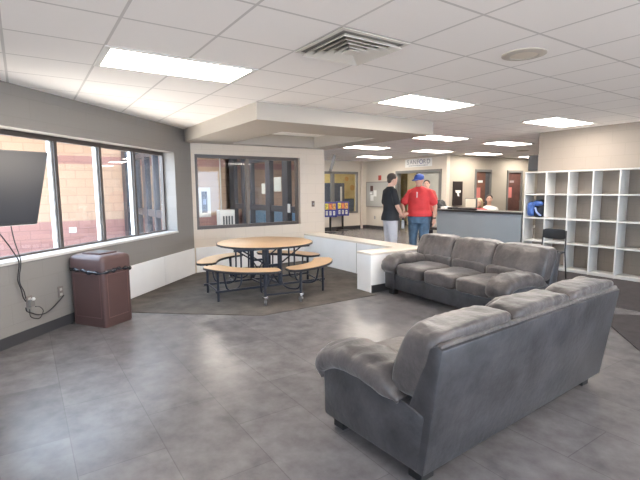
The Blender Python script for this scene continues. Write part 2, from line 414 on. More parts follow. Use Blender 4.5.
w_fill = bpy.data.objects.new('fill_window', None); C.objects.link(w_fill); w_fill['kind'] = 'structure'  # unseen window, added to let more daylight into the room
bm = NB()
for q in ((-3.4, 1.8, .8, .85), (-3.4, 1.8, 2.15, 2.2), (-3.4, -3.35, .85, 2.15), (1.75, 1.8, .85, 2.15), (-1.7, -1.65, .85, 2.15), (.02, .07, .85, 2.15)): box(bm, -3.36, -3.30, *q)
obj('frame', bm, M_frame, w_fill)
w2 = bpy.data.objects.new('window_2', None); C.objects.link(w2); w2['kind'] = 'structure'
yf = 7.93
bm = NB(); a0, a1, b0, b1 = 2.601, 4.76, .791, 2.149
for q in ((a0, a1, b1-.06, b1), (a0, a1, b0, b0+.06), (a0, a0+.05, b0+.06, b1-.06), (a1-.045, a1, b0+.06, b1-.06)): box(bm, q[0], q[1], yf-.04, yf+.04, q[2], q[3])
obj('frame', bm, M_frame, w2)
bm = NB(); box(bm, 3.60, 3.655, yf-.035, yf+.035, b0+.06, b1-.06); obj('mullion', bm, mat('mullion_brown', (.17, .14, .12, 1), .4), w2)
bm = NB(); box(bm, a0+.04, a1-.04, yf-.003, yf+.003, b0+.05, b1-.05); obj('glass', bm, M_glass, w2)

def storefront(name, X, ya, yb, posts, m, rail=(.98, 1.12), wid=.05, top=2.2):
    r = bpy.data.objects.new(name, None); C.objects.link(r); r['kind'] = 'structure'
    bm = NB(); box(bm, X-.05, X+.05, ya, yb, top, top+.1); box(bm, X-.05, X+.05, ya, yb, .01, .14); box(bm, X-.04, X+.04, ya, yb, rail[0], rail[1]); obj('rail', bm, m, r)
    for a, b in posts:
        bm = NB(); box(bm, X-.055, X+.055, a, b, .0, ZC-.002); obj('post', bm, m, r)
    bm = NB(); box(bm, X-.004, X+.004, ya, yb, .14, ZC-.01); obj('glass', bm, M_glass, r)
    return r
storefront('door_1', 5.1, 8.09, 12.29, [(11.9, 12.25), (11.25, 11.42), (10.78, 10.87), (9.72, 9.96), (8.84, 9.10)], M_darkframe)
storefront('door_2', 2.2, 8.1, 12.29, [(11.75, 12.22), (10.6, 10.7), (9.7, 9.95), (9.0, 9.1)], M_darkframe)
# far lobby window
w3 = bpy.data.objects.new('window_3', None); C.objects.link(w3); w3['kind'] = 'structure'
bm = NB(); a0, a1, b0, b1 = 8.701, 10.659, .601, 2.149; M_greyframe = mat('grey_door_frame', (.17, .17, .165, 1), .5)
for q in ((a0, a1, b1-.09, b1), (a0, a1, b0, b0+.06), (a0, a0+.05, b0+.06, b1-.09), (a1-.05, a1, b0+.06, b1-.09), (9.42, 9.55, b0+.06, b1-.09)): box(bm, q[0], q[1], 13.26, 13.36, q[2], q[3])
obj('frame', bm, M_greyframe, w3)
bm = NB(); box(bm, a0+.04, a1-.04, 13.30, 13.306, b0+.05, b1-.05); obj('glass', bm, M_glass, w3)
# room behind the far lobby window
M_yellow = mat('yellow_wall', (.62, .50, .22, 1), .7, noise_amt=.12, nscale=3)
wallseg('wall_yellow_room', (5.2, 15.0), (17, 15.0), 0, ZC, M_yellow, side=1)
bm = NB(); box(bm, 9.6, 11.02, 14.6, 14.95, 0, 1.75, bev=.01); cb = tag(obj('cabinet', bm, mat('dark_blue_cabinet', (.05, .065, .10, 1), .4)), 'dark blue tall cabinet seen through the far lobby window', 'cabinet')
bm = NB(); box(bm, 10.80, 10.87, 14.57, 14.60, .2, 1.6); obj('door_gap_strip', bm, M_white, cb)
bm = NB(); box(bm, 11.06, 11.52, 14.6, 14.95, 0, 1.1, bev=.01); tag(obj('low_cabinet', bm, mat('blue_grey_cabinet', (.07, .10, .14, 1), .4)), 'low blue grey cabinet right of the tall one behind the far window', 'cabinet')
for k, (x, z, r) in enumerate(((11.42, 1.93, .10), (11.72, 1.56, .12))):
    bm = NB(); lathe(bm, [(r, 0), (r, .012)], n=20, M=Matrix.Translation((x, 14.985, z)) @ Matrix.Rotation(PI/2, 4, 'X'))
    tag(obj('wall_decoration', bm, mat('orange_paper%d' % k, (.6, .35, .1, 1), .8)), ('upper' if k == 0 else 'lower')+' round orange paper decoration on the yellow wall behind the far window', 'decoration')

# doors on the far right wall
M_wood = mat('dark_red_wood', (.17, .075, .05, 1), .45, noise_amt=.25, nscale=6)
M_wood2 = mat('darker_wood', (.11, .05, .042, 1), .45, noise_amt=.2, nscale=6)
for k, (a, b, mm) in enumerate(((12.49, 13.36, M_wood), (14.28, 15.2, M_wood2))):
    r = bpy.data.objects.new('door_%d' % (3+k), None); C.objects.link(r); r['kind'] = 'structure'
    bm = NB(); box(bm, a, a+.07, 9.36, 9.5, 0, 2.12); box(bm, b-.06, b, 9.36, 9.5, 0, 2.12); box(bm, a+.07, b-.06, 9.36, 9.5, 2.04, 2.12); obj('frame', bm, M_greyframe, r)
    bm = NB(); wood_end = b-.27 if k == 0 else b-.062
    box(bm, a+.072, wood_end, 9.42, 9.47, .01, 2.038); lf = obj('door_leaf', bm, mm, r)
    if k == 0:
        bm = NB(); box(bm, wood_end+.002, b-.062, 9.41, 9.48, .01, 2.038); obj('side_panel', bm, mat('grey_side_panel', (.10, .10, .11, 1), .5), r)
    bm = NB(); tube(bm, [(wood_end-.07, 9.42, 1.0), (wood_end-.07, 9.37, 1.0), (wood_end-.19, 9.37, 1.0)], .012, 8); obj('door_handle', bm, M_chrome, lf)
    bm = NB(); box(bm, a+.12, a+.34, 9.412, 9.419, 1.15, 1.52); tag(obj('notice', bm, mat('red_notice%d' % k, (.65, .22, .20, 1), .8)), ('red notice taped to the left wooden door', 'red notice taped to the darker right wooden door')[k], 'notice')
    bm = NB(); box(bm, a+.2, a+.45, 9.412, 9.419, 1.68, 1.76); tag(obj('door_sign', bm, M_paper if k == 0 else mat('grey_sign', (.35, .3, .3, 1), .7)), ('small white name sign on the left wooden door', 'small dim sign on the darker right wooden door')[k], 'sign')
# tall black panel with a white mark between the far doorway and the wooden door
t = thing('wall_panel', 'tall black wall panel with a white logo left of the wooden door', 'panel', (11.6, 9.385, 0))
bm = NB(); box(bm, -.2, .24, -.03, .012, .95, 1.72, bev=.006); obj('panel_body', bm, mat('black_panel', (.03, .022, .022, 1), .4), t)
bm = NB(); prism(bm, [(-.12, 1.44), (.15, 1.43), (.13, 1.36), (.05, 1.35), (.08, 1.24), (-.01, 1.26), (-.03, 1.35), (-.10, 1.37)], -.034, -.031, axes='xzy'); obj('logo', bm, M_paper, t)

# double doorway under the sign
d5 = bpy.data.objects.new('door_5', None); C.objects.link(d5); d5['kind'] = 'structure'
ya, yb = 11.648, 9.592
bm = NB(); box(bm, 11.05, 11.25, ya-.08, ya, 0, 2.118); box(bm, 11.05, 11.25, yb, yb+.08, 0, 2.118); box(bm, 11.05, 11.25, yb+.08, ya-.08, 2.03, 2.118); box(bm, 11.1, 11.2, 10.62, 10.70, 0, 2.03); obj('frame', bm, M_greyframe, d5)
bm = NB(); box(bm, 11.145, 11.151, 10.70, ya-.08, .02, 2.03); obj('glass', bm, M_glass, d5)
bm = NB(); box(bm, 11.12, 11.17, yb+.082, 10.618, .01, 2.028); obj('door_leaf', bm, mat('grey_green_leaf', (.42, .42, .38, 1), .4, noise_amt=.1, nscale=2), d5)
wallseg('wall_corridor', (13.4, 9.6), (13.4, 13.4), 0, ZC, mat('cream_corridor', (.78, .68, .46, 1), .7), side=-1)

# ------------------------------------------------------------------ ceiling fixtures
def panel_light(x, y, label):
    t = thing('ceiling_light', label, 'ceiling light', (x, y, ZC), group='ceiling light panels')
    bm = NB()
    for q in ((0, 1.22, 0, .04), (0, 1.22, .57, .61), (0, .045, .04, .57), (1.175, 1.22, .04, .57)): box(bm, q[0], q[1], q[2], q[3], -.008, -.0005)
    obj('frame', bm, M_lampframe, t)
    bm = NB(); box(bm, .045, 1.175, .04, .57, -.006, -.0008); obj('diffuser', bm, M_lamp, t)
    return t
lights = [(.571, 3.609, 'large bright ceiling panel nearest the left window wall'),
          (3.621, 3.609, 'bright ceiling panel in front of the soffit corner'),
          (6.671, 3.609, 'bright ceiling panel above the white cubby shelves'),
          (6.75, 6.10, 'bright ceiling panel just right of the soffit end'),
          (6.75, 8.50, 'bright ceiling panel beyond the soffit toward the far left window'),
          (9.11, 8.45, 'bright ceiling panel just above the far lettered sign'),
          (9.05, 6.06, 'bright ceiling panel over the reception desk'),
          (9.11, 10.93, 'farthest left bright ceiling panel in the lobby'),
          (11.3, 8.35, 'far bright ceiling panel before the wooden doors'),
          (14.1, 8.35, 'farthest right bright ceiling panel beside the dark box'),
          ]
p0 = panel_light(*lights[0])
for x, y, l in lights[1:]: dup(p0, (x, y, ZC), label=l)
for x, y in ((-2.4, -.8), (.571, -1.271), (3.621, -1.271), (6.671, -1.271), (3.3, 10.0), (13.2, 3.609)):
    dup(p0, (x, y, ZC), label='ceiling panel outside the picture, same as those in view')
# warm lamps in the corridor and the yellow room
dup(p0, (11.9, 11.2, ZC), label='ceiling panel inside the corridor behind the far doorway')
dup(p0, (8.6, 13.9, ZC), label='ceiling panel inside the yellow room behind the far window')

# square four-way air diffuser
t = thing('air_vent', 'square louvred metal air vent in the ceiling tiles', 'air vent', (2.096, 2.694, ZC))
M_vent = mat('vent_metal', (.72, .69, .64, 1), .4, metal=.15); M_ventdk = mat('vent_dark', (.22, .21, .195, 1), .7)
bm = NB(); box(bm, -.30, .30, -.30, .30, -.004, -.001); obj('backing', bm, M_ventdk, t)
def sqring(bm, r0, r1, z0, z1, th=.004):
    """sloping square louvre from half size r0 at z0 to r1 at z1"""
    for k in range(4):
        c, s = math.cos(k*PI/2), math.sin(k*PI/2)
        q = [(-r0, -r0, z0), (r0, -r0, z0), (r1, -r1, z1), (-r1, -r1, z1)]
        lo = [bm.verts.new((x*c-y*s, x*s+y*c, z)) for x, y, z in q]; hi = [bm.verts.new((x*c-y*s, x*s+y*c, z+th)) for x, y, z in q]
        bm.faces.new(lo); bm.faces.new(hi[::-1])
        for i in range(4): bm.faces.new((lo[i], lo[(i+1) % 4], hi[(i+1) % 4], hi[i]))
bm = NB(); sqring(bm, .305, .275, -.010, -.012); obj('rim', bm, M_vent, t)
for r in (.262, .205, .148, .09):
    bm = NB(); sqring(bm, r, r-.036, -.040, -.010); obj('louvre', bm, M_vent, t)
bm = NB(); box(bm, -.05, .05, -.05, .05, -.042, -.036); obj('centre_plate', bm, M_vent, t)
# round speakers
def speaker(x, y, label, r=.165):
    t = thing('ceiling_speaker', label, 'speaker', (x, y, ZC), group='round ceiling speakers')
    bm = NB(); lathe(bm, [(r, -.0005), (r, -.008), (r*.78, -.016), (r*.62, -.016), (r*.62, -.0005)], n=36); obj('rim', bm, mat('speaker_rim', (.52, .48, .43, 1), .6), t, smooth=True, angle=40)
    bm = NB(); lathe(bm, [(r*.61, -.001), (r*.61, -.012), (r*.3, -.016)], n=36); obj('grille', bm, mat('speaker_grille', (.66, .60, .52, 1), .8), t, smooth=True, angle=40)
speaker(3.35, 2.10, 'beige round ceiling speaker near the top right of the room')
speaker(11.85, 7.35, 'small dim round ceiling disc far away over the lobby')

# ------------------------------------------------------------------ TV, cables, outlets on the left wall
tl = Vector((.24, 5.12, 1.885)); brr = Vector((.10, 4.90, 1.205))     # far top and far bottom corner
hdir = Vector((-.905, -.425, .0)).normalized()
t = thing('wall_television', 'black flat television tilted down on the left window wall', 'television')
up = (tl-brr).normalized(); nrm = up.cross(hdir).normalized()
if nrm.x < 0 and nrm.y > 0: pass
Wd = 1.30; Hh = (tl-brr).length
nrm = hdir.cross(up).normalized()
if nrm.dot(Vector((1, -1, 0))) < 0: nrm = -nrm
def tvp(a, b, c): return brr+hdir*a+up*b+nrm*c
def tvbox(bm, a0, a1, b0, b1, c0, c1):
    v = [bm.verts.new(tvp(a, b, c)) for c in (c0, c1) for b in (b0, b1) for a in (a0, a1)]
    for f in ((0, 2, 3, 1), (4, 5, 7, 6), (0, 1, 5, 4), (2, 6, 7, 3), (0, 4, 6, 2), (1, 3, 7, 5)): bm.faces.new([v[i] for i in f])
bm = NB(); tvbox(bm, 0, Wd, 0, Hh, -.035, 0); bmesh.ops.bevel(bm, geom=bm.edges[:], offset=.004, segments=2, affect='EDGES'); obj('housing', bm, mat('tv_bezel', (.02, .022, .026, 1), .3), t)
bm = NB(); tvbox(bm, .012, Wd-.012, .022, Hh-.012, .0005, .002); obj('screen', bm, mat('tv_screen', (.022, .025, .034, 1), .34, spec=.35), t)
bm = NB(); tvbox(bm, .35, .95, .15, .5, -.075, -.036)
tube(bm, [tvp(.65, .33, -.07), tvp(.65, .33, -.07)+Vector((-.12, .12, 0))], .03, 8); obj('bracket', bm, M_black, t)
def cable(pts, r, label, mcol=M_black):
    bm = NB(); tube(bm, bez([(x-.0+.008, y-.0-.008, z) for x, y, z in pts], 5), r, 7)
    return tag(obj('cable', bm, mcol, smooth=True), label, 'cable')
off = .02
def wp(x, z, d=.02): return (x+d, x+DC-d, z)
cable([wp(-.30, 1.25), wp(-.2, 1.06), wp(-.14, .93), wp(-.10, .82), wp(-.115, .70), wp(-.12, .63), wp(-.10, .54), wp(-.09, .46), wp(-.07, .41)], .006, 'black cord hanging from under the television to the wall outlet')
cable([wp(-.14, 1.2), wp(-.12, 1.02), wp(-.085, .83), wp(-.105, .68), wp(-.105, .60), wp(-.08, .52), wp(-.07, .44)], .005, 'second thinner black cord hanging beside the first under the television')
cable([wp(-.075, .35, .02), wp(-.07, .31), wp(-.03, .275), wp(.02, .24), wp(.08, .225), wp(.13, .24), wp(.18, .27), wp(.24, .32), wp(.27, .36, .03)], .006, 'dark cord running low between the two wall outlets')
cable([wp(-.03, .345, .055), wp(.01, .33, .045), wp(.04, .30, .04), wp(.05, .26, .04), wp(.01, .205, .04), wp(-.06, .25, .04), wp(-.065, .33, .04)], .004, 'small dark cord loop under the left outlet')
def outlet(x, z, label, two=True):
    t = thing('wall_outlet', label, 'outlet', (x+.001, x+DC-.001, z), PI/4)
    bm = NB(); box(bm, -.035, .035, -.012, 0, -.06, .06, bev=.003); obj('cover_plate', bm, mat('brown_plate', (.20, .17, .16, 1), .5), t)
    for s in (-1, 1):
        bm = NB(); box(bm, -.017, .017, -.0145, -.0125, s*.028-.014, s*.028+.014); obj('socket', bm, mat('socket_grey', (.45, .42, .40, 1), .5), t)
    return t
o1 = outlet(-.02, .39, 'left wall outlet with an adapter plugged in below the television')
bm = NB(); box(bm, -.03, .025, -.055, -.016, -.05, .02, bev=.006); tag(obj('power_adapter', bm, mat('grey_adapter', (.18, .17, .16, 1), .5)), 'grey plug adapter in the left outlet under the television', 'adapter')
ad = bpy.data.objects['power_adapter']; ad.location = (-.02, -.02+DC, .39); ad.rotation_euler = (0, 0, PI/4)
bm = NB(); ball(bm, (0, -.06, .03), .018, 8); obj('indicator', bm, M_white, ad, smooth=True)
outlet(.275, .395, 'right wall outlet beside the brown trash bin')
t = thing('light_switch', 'brown light switch on the pale wall right of the dark window', 'switch', (5.11, 7.879, 1.2))
bm = NB(); box(bm, -.035, .035, -.01, 0, -.06, .06, bev=.003); obj('cover_plate', bm, mat('brown_plate2', (.16, .12, .10, 1), .5), t)
bm = NB(); box(bm, -.012, .012, -.02, -.011, -.02, .02); obj('toggle', bm, M_steel, t)

# ------------------------------------------------------------------ trash bin
t = thing('trash_bin', 'brown square trash bin with a black liner edge by the left wall', 'trash bin', (.69, 5.555, 0), math.radians(34.5))
M_bin = mat('brown_plastic', (.092, .052, .050, 1), .42, noise_amt=.06, nscale=4)
hx, hy = .195, .245
bm = NB()
def sqloft(bm, rows, n=6):
    """rounded-rectangle loft, rows of (half x, half y, corner radius, z)"""
    rings = []
    for ax, ay, r, z in rows:
        ring = []
        for cx, cy, a0 in ((1, 1, 0), (-1, 1, 90), (-1, -1, 180), (1, -1, 270)):
            for k in range(n+1):
                a = math.radians(a0+90*k/n); ring.append(bm.verts.new((cx*(ax-r)+r*math.cos(a), cy*(ay-r)+r*math.sin(a), z)))
        rings.append(ring)
    m = len(rings[0])
    for A, B in zip(rings, rings[1:]):
        for k in range(m): bm.faces.new((A[k], A[(k+1) % m], B[(k+1) % m], B[k]))
    bm.faces.new(rings[0][::-1]); bm.faces.new(rings[-1])
sqloft(bm, [(hx-.005, hy-.005, .03, .0), (hx, hy, .03, .02), (hx, hy, .03, .635)])
obj('body', bm, M_bin, t, smooth=True, angle=35)
for ax, sgn in (('x', 1), ('x', -1), ('y', 1), ('y', -1)):          # raised bead framing the recessed panel on every side
    bm = NB()
    w = (hy if ax == 'x' else hx)-.05
    for a0, a1, z0, z1 in ((-w, w, .10, .108), (-w, w, .585, .593), (-w, -w+.008, .108, .585), (w-.008, w, .108, .585)):
        if ax == 'x': box(bm, sgn*hx-.003, sgn*hx+.003, a0, a1, z0, z1)
        else: box(bm, a0, a1, sgn*hy-.003, sgn*hy+.003, z0, z1)
    obj('panel_bead', bm, mat('brown_bead', (.15, .085, .08, 1), .4), t)
bm = NB(); k = .012
sqloft(bm, [(hx+k, hy+k, .045, .636), (hx+k, hy+k, .045, .75), (hx+k-.006, hy+k-.006, .05, .775), (hx-.02, hy-.02, .06, .797), (hx-.07, hy-.08, .03, .803)])
obj('lid', bm, M_bin, t, smooth=True, angle=50)
bm = NB()
sqloft(bm, [(.12, .14, .015, .800), (.12, .14, .015, .818), (.112, .132, .012, .820)]); hp = obj('hopper', bm, M_bin, t, smooth=True, angle=30)
bm = NB(); box(bm, -.09, .09, -.105, .075, .8205, .822); obj('opening', bm, M_black, hp)
bm = NB()
pts = []
for i in range(64):
    a = 2*PI*i/64; c, s = math.cos(a), math.sin(a); r = (abs(c)**8+abs(s)**8)**(-1/8)
    pts.append((c*r*(hx+.012), s*r*(hy+.012), .625+.012*math.sin(a*3)+.006*math.sin(a*11)))
tube(bm, pts, [.017+.007*math.sin(i*1.7)+.005*math.sin(i*.6) for i in range(64)], 8, closed=True)
obj('liner', bm, mat('black_bag', (.02, .02, .026, 1), .22), t, smooth=True)

# ------------------------------------------------------------------ sofas
def leather(name, c0, c1, rough, sheen, bmp=.42):
    m = bpy.data.materials.new(name); m.use_nodes = True; nt = m.node_tree; b = nt.nodes['Principled BSDF']
    tc = nt.nodes.new('ShaderNodeTexCoord')
    n = nt.nodes.new('ShaderNodeTexNoise'); n.inputs['Scale'].default_value = 5.5; n.inputs['Detail'].default_value = 7; n.inputs['Roughness'].default_value = .65
    nt.links.new(tc.outputs['Object'], n.inputs['Vector'])
    r = nt.nodes.new('ShaderNodeValToRGB'); r.color_ramp.elements[0].position = .34; r.color_ramp.elements[1].position = .72
    r.color_ramp.elements[0].color = (*c0, 1); r.color_ramp.elements[1].color = (*c1, 1)
    nt.links.new(n.outputs['Fac'], r.inputs['Fac']); nt.links.new(r.outputs['Color'], b.inputs['Base Color'])
    b.inputs['Roughness'].default_value = rough
    b.inputs['Sheen Weight'].default_value = sheen; b.inputs['Sheen Roughness'].default_value = .5
    n2 = nt.nodes.new('ShaderNodeTexNoise'); n2.inputs['Scale'].default_value = 22; n2.inputs['Detail'].default_value = 5
    nt.links.new(tc.outputs['Object'], n2.inputs['Vector'])
    u = nt.nodes.new('ShaderNodeBump'); u.inputs['Strength'].default_value = bmp; u.inputs['Distance'].default_value = .014
    nt.links.new(n2.outputs['Fac'], u.inputs['Height']); nt.links.new(u.outputs['Normal'], b.inputs['Normal'])
    return m
M_lea_lit = leather('warm_grey_leather_lit', (.033, .029, .030), (.108, .092, .089), .42, .22)  # same sofa leather; ceiling light on pads and cushions put into the colour
M_lea_shade = leather('blue_grey_leather_shaded', (.017, .017, .020), (.062, .060, .066), .38, .05, .18)  # its darker copy, shade on base, sides and back put into the colour
M_foot = mat('black_foot', (.012, .012, .013, 1), .4)
def sofa(label, loc, rz, seed):
    t = thing('sofa', label, 'sofa', loc, rz, 'grey leather sofas')
    HL = 1.03
    # carcass with the front rail
    bm = NB(); box(bm, -.84, .84, -.34, .38, .085, .30, bev=.018); obj('seat_base', bm, M_lea_shade, t, smooth=True, angle=40)
    # arm side panels
    for s in (-1, 1):
        bm = NB(); x0, x1 = sorted((s*(HL-.21), s*HL))
        prism(bm, [(.405, .085), (.415, .42), (.36, .47), (-.05, .45), (-.27, .43), (-.415, .41), (-.37, .085)], x0, x1, axes='yzx', bev=.022)
        sp = obj('arm', bm, M_lea_shade, t, smooth=True, angle=45)
        # padded rolled arm top
        bm = NB(); cx = s*(HL-.115)
        path = bez([(-.24, .42), (-.10, .475), (.06, .500), (.24, .497), (.36, .465), (.425, .395), (.42, .32)], 6)
        n = 28; rings = []; Np = len(path)
        for i, p in enumerate(path):
            q0 = path[max(i-1, 0)]; q1 = path[min(i+1, Np-1)]; ty, tz = (q1[0]-q0[0]), (q1[1]-q0[1]); l = math.hypot(ty, tz); ny, nz = -tz/l, ty/l
            f = i/(Np-1); end = min(1, math.sin(min(f, 1-f)*PI*3.2) if min(f, 1-f) < .155 else 1); end = max(.25, end)
            rx = .155*(.85+.15*end)*(1 if f < .75 else 1-.12*(f-.75)*4); rr = .088*end*(1 if f < .7 else 1-.45*(f-.7)/.3)
            ring = []
            for k in range(n):
                a = 2*PI*k/n; c, sn = math.cos(a), math.sin(a); e = .8
                ux = math.copysign(abs(c)**e, c)*rx; un = math.copysign(abs(sn)**e, sn)*rr
                wv = .012*noise.fractal(Vector((ux*5+seed, f*16, un*6)), .8, 2, 3)+.006*math.sin(f*52+ux*14+seed+2*math.sin(ux*9))*(1 if .15 < f < .72 else .3)*(.5+.5*math.sin(ux*8+f*7))
                un += wv*(1 if sn > 0 else .2)
                ring.append(bm.verts.new((cx+ux, p[0]+ny*un, p[1]+nz*un)))
            rings.append(ring)
        for A, B in zip(rings, rings[1:]):
            for k in range(n): bm.faces.new((A[k], A[(k+1) % n], B[(k+1) % n], B[k]))
        bm.faces.new(rings[0][::-1]); bm.faces.new(rings[-1])
        obj('arm_pad', bm, M_lea_lit, sp, smooth=True)
    # raking back panel with side wings
    bm = NB()
    prism(bm, [(-.40, .085), (-.50, .762), (-.455, .772), (-.425, .757), (-.29, .40), (-.33, .085)], -HL+.004, HL-.004, axes='yzx', bev=.012)
    bk = obj('back_frame', bm, M_lea_shade, t, smooth=True, angle=35)
    bm = NB(); tube(bm, [(x/10*(HL-.02), -.470+.002*math.sin(x*2), .770) for x in range(-10, 11)], .016, 10); obj('piping', bm, M_lea_lit, bk, smooth=True)
    # seat cushions
    for k in (-1, 0, 1):
        def crown(w): 
            w.z += .018*(1-(w.x/.29)**2)*(1 if w.z > 0 else 0)
            return w
        bm = NB(); puff(bm, (k*.545, .075, .365), (.276, .345, .088), e=6, wr=.009, fr=5, fn=crown, seed=seed+k+5); obj('seat_cushion', bm, M_lea_lit, t, smooth=True)
    # back cushions: lumbar roll and thick upper pillow
    ang = math.radians(17)
    for k in (-1, 0, 1):
        w = .345
        cxk = k*.680
        def bulge(v, w=w):
            y = v.y+.030*(1-(v.x/w)**2)*(1 if v.y > 0 else -.1)+.025*math.cos(v.z*9)*(1 if v.y > 0 else 0)
            z = v.z+.010*(1-(v.x/w)**2)*(1 if v.z > .1 else 0)
            return Vector((v.x, y*math.cos(ang)-0*z, z))+Vector((0, -v.z*math.tan(ang), 0))
        bm = NB(); puff(bm, (cxk, -.315, .635), (w, .115, .196), e=7, res=22, wr=.009, fr=6, stretch=(2.2, 1, .55), fn=bulge, seed=seed+k*2+11)
        pc = obj('back_cushion', bm, M_lea_lit, t, smooth=True)
        bm = NB(); puff(bm, (k*.56, -.195, .475), (.279, .085, .095), e=5, res=14, wr=.008, fr=7, stretch=(2.2, 1, .4), fn=None, seed=seed+k+31)
        obj('lumbar_roll', bm, M_lea_lit, pc, smooth=True)
    for sx in (-1, 1):
        for y in (-.30, .33):
            bm = NB(); box(bm, sx*.92-.05, sx*.92+.05, y-.045, y+.045, 0, .088, bev=.004); obj('foot', bm, M_foot, t)
    return t
sofa('grey leather sofa in the foreground seen from its back', (2.55, 1.86, 0), math.radians(2.8), 1)
sofa('grey leather sofa facing left, in front of the reception desk', (4.62, 3.66, 0), math.radians(86.0), 4)

# ------------------------------------------------------------------ round folding table with four curved benches
TC = (2.93, 5.83)
M_maple = mat('maple_laminate', (.60, .40, .235, 1), .38, noise_amt=.05, nscale=5)
M_navy = mat('dark_navy_tube', (.03, .034, .05, 1), .35, metal=.2)
M_edge = mat('black_edge', (.02, .02, .024, 1), .4)
t = thing('folding_cafeteria_table', 'round maple cafeteria table with four curved benches and dark wheeled frame', 'table', (*TC, 0), math.radians(-3.5))
bm = NB(); lathe(bm, [(.68, .737), (.694, .738), (.694, .743), (.686, .746)], n=64); top = obj('table_top', bm, M_maple, t, smooth=True, angle=30)
bm = NB(); lathe(bm, [(.60, .7145), (.69, .7145), (.7035, .718), (.7035, .741), (.6955, .7435), (.6955, .7365), (.60, .7365)], n=64); obj('edge_band', bm, M_edge, top, smooth=True, angle=30)
def arc_slab(bm, r0, r1, a0, a1, z0, z1, n=24):
    g = []
    for i in range(n+1):
        f = i/n; a = math.radians(a0+(a1-a0)*f); e = min(f, 1-f)*n; cut = 0 if e >= 3 else (1-math.sqrt(max(0, 1-((3-e)/3)**2)))*.5
        w = (r1-r0)/2; m = (r0+r1)/2; k = w*(1-cut)
        g.append([bm.verts.new(((m+sgn*k)*math.cos(a), (m+sgn*k)*math.sin(a), z)) for sgn, z in ((-1, z0), (1, z0), (1, z1), (-1, z1))])
    for A, B in zip(g, g[1:]):
        for k in range(4): bm.faces.new((A[k], A[(k+1) % 4], B[(k+1) % 4], B[k]))
    bm.faces.new(g[0][::-1]); bm.faces.new(g[-1])
zb = .455
for c in (222, 304, 38, 132):
    bm = NB(); arc_slab(bm, .710, .988, c-37.2, c+37.2, zb+.0155, zb+.022); b = obj('bench', bm, M_maple, t)
    bm = NB(); arc_slab(bm, .703, .996, c-37.8, c+37.8, zb-.012, zb+.015); obj('bench_edge', bm, M_edge, b)
    P = lambda r, a, z: (r*math.cos(math.radians(a)), r*math.sin(math.radians(a)), z)
    bm = NB(); tube(bm, [P(.85, c-24, zb-.025), P(.83, c, zb-.025), P(.85, c+24, zb-.025)], .016, 8); obj('bench_rail', bm, M_navy, t, smooth=True)
    for s in (-1, 1):
        a = c+s*24
        bm = NB(); wheeled = (c in (222, 304)) and ((c == 222 and s == 1) or (c == 304 and s == -1)) or (c in (38, 132) and ((c == 38 and s == 1) or (c == 132 and s == -1)))
        zf = .10 if wheeled else .002
        if c == 304 and s == 1 or c == 222 and s == -1: zf = .002
        tube(bm, [P(.85, a, zb-.02), P(.85, a, zf)], .019, 8)
        lg = obj('leg', bm, M_navy, t, smooth=True, angle=50)
        if wheeled:
            bm = NB(); Mx = Matrix.Translation(P(.85, a, .042)) @ Matrix.Rotation(math.radians(a), 4, 'Z') @ Matrix.Rotation(PI/2, 4, 'X')
            lathe(bm, [(.012, -.016), (.037, -.014), (.040, -.006), (.040, .006), (.037, .014), (.012, .016)], n=20, M=Mx); cs = obj('castor', bm, mat('castor_grey', (.16, .16, .17, 1), .35), t, smooth=True, angle=40)
            bm = NB(); box(bm, -.028, .028, -.028, .028, .088, .125, M=Matrix.Translation(P(.85, a, 0)), bev=.006); obj('fork', bm, M_chrome, cs)
        # U-shaped tube: from under the bench down and inward, up to the table top
        bm = NB()
        tube(bm, bez([P(.80, c+s*20, zb-.02), P(.78, c+s*20, .30), P(.74, c+s*20, .17), P(.62, c+s*21, .135), P(.50, c+s*24, .15), P(.44, c+s*27, .22), P(.43, c+s*28, .40), P(.43, c+s*28, .70)], 5), .013, 8)
        obj('bench_support', bm, M_navy, t, smooth=True)
for s in (-1, 1):                                           # lower runner tubes between the end legs
    for cc in (222, 38):
        pass
for a0, a1 in ((246, 280), (62, 108), (198, 156), (328, 14)):
    pa = (.85*math.cos(math.radians(a0)), .85*math.sin(math.radians(a0))); pb = (.85*math.cos(math.radians(a1)), .85*math.sin(math.radians(a1)))
    bm = NB(); tube(bm, [(*pa, .14), (*pb, .14)], .013, 8); obj('runner', bm, M_navy, t)
for a in (70, 110, 250, 290):
    r = .30; x, y = r*math.cos(math.radians(a)), r*math.sin(math.radians(a))
    bm = NB(); box(bm, x-.028, x+.028, y-.022, y+.022, .14, .714, bev=.004); obj('centre_post', bm, M_navy, t)
bm = NB()
box(bm, -.58, .58, -.31, -.27, .665, .714); box(bm, -.58, .58, .27, .31, .665, .714); box(bm, -.30, -.26, -.27, .27, .67, .714); box(bm, .26, .30, -.27, .27, .67, .714)
obj('top_frame', bm, M_navy, t)
bm = NB()
for y in (-.28, .28):
    box(bm, -.13, .13, y-.012, y+.012, .42, .45); box(bm, -.85, .85, y-.013, y+.013, .13, .158)
    tube(bm, [(-.09, y, .15), (.09, y, .42)], .010, 6); tube(bm, [(.09, y, .15), (-.09, y, .42)], .010, 6)
    tube(bm, [(-.10, y, .44), (-.45, y, .67)], .011, 6); tube(bm, [(.10, y, .44), (.45, y, .67)], .011, 6)
box(bm, -.13, -.10, -.28, .28, .14, .165); box(bm, .10, .13, -.28, .28, .14, .165)
obj('cross_brace', bm, M_navy, t)

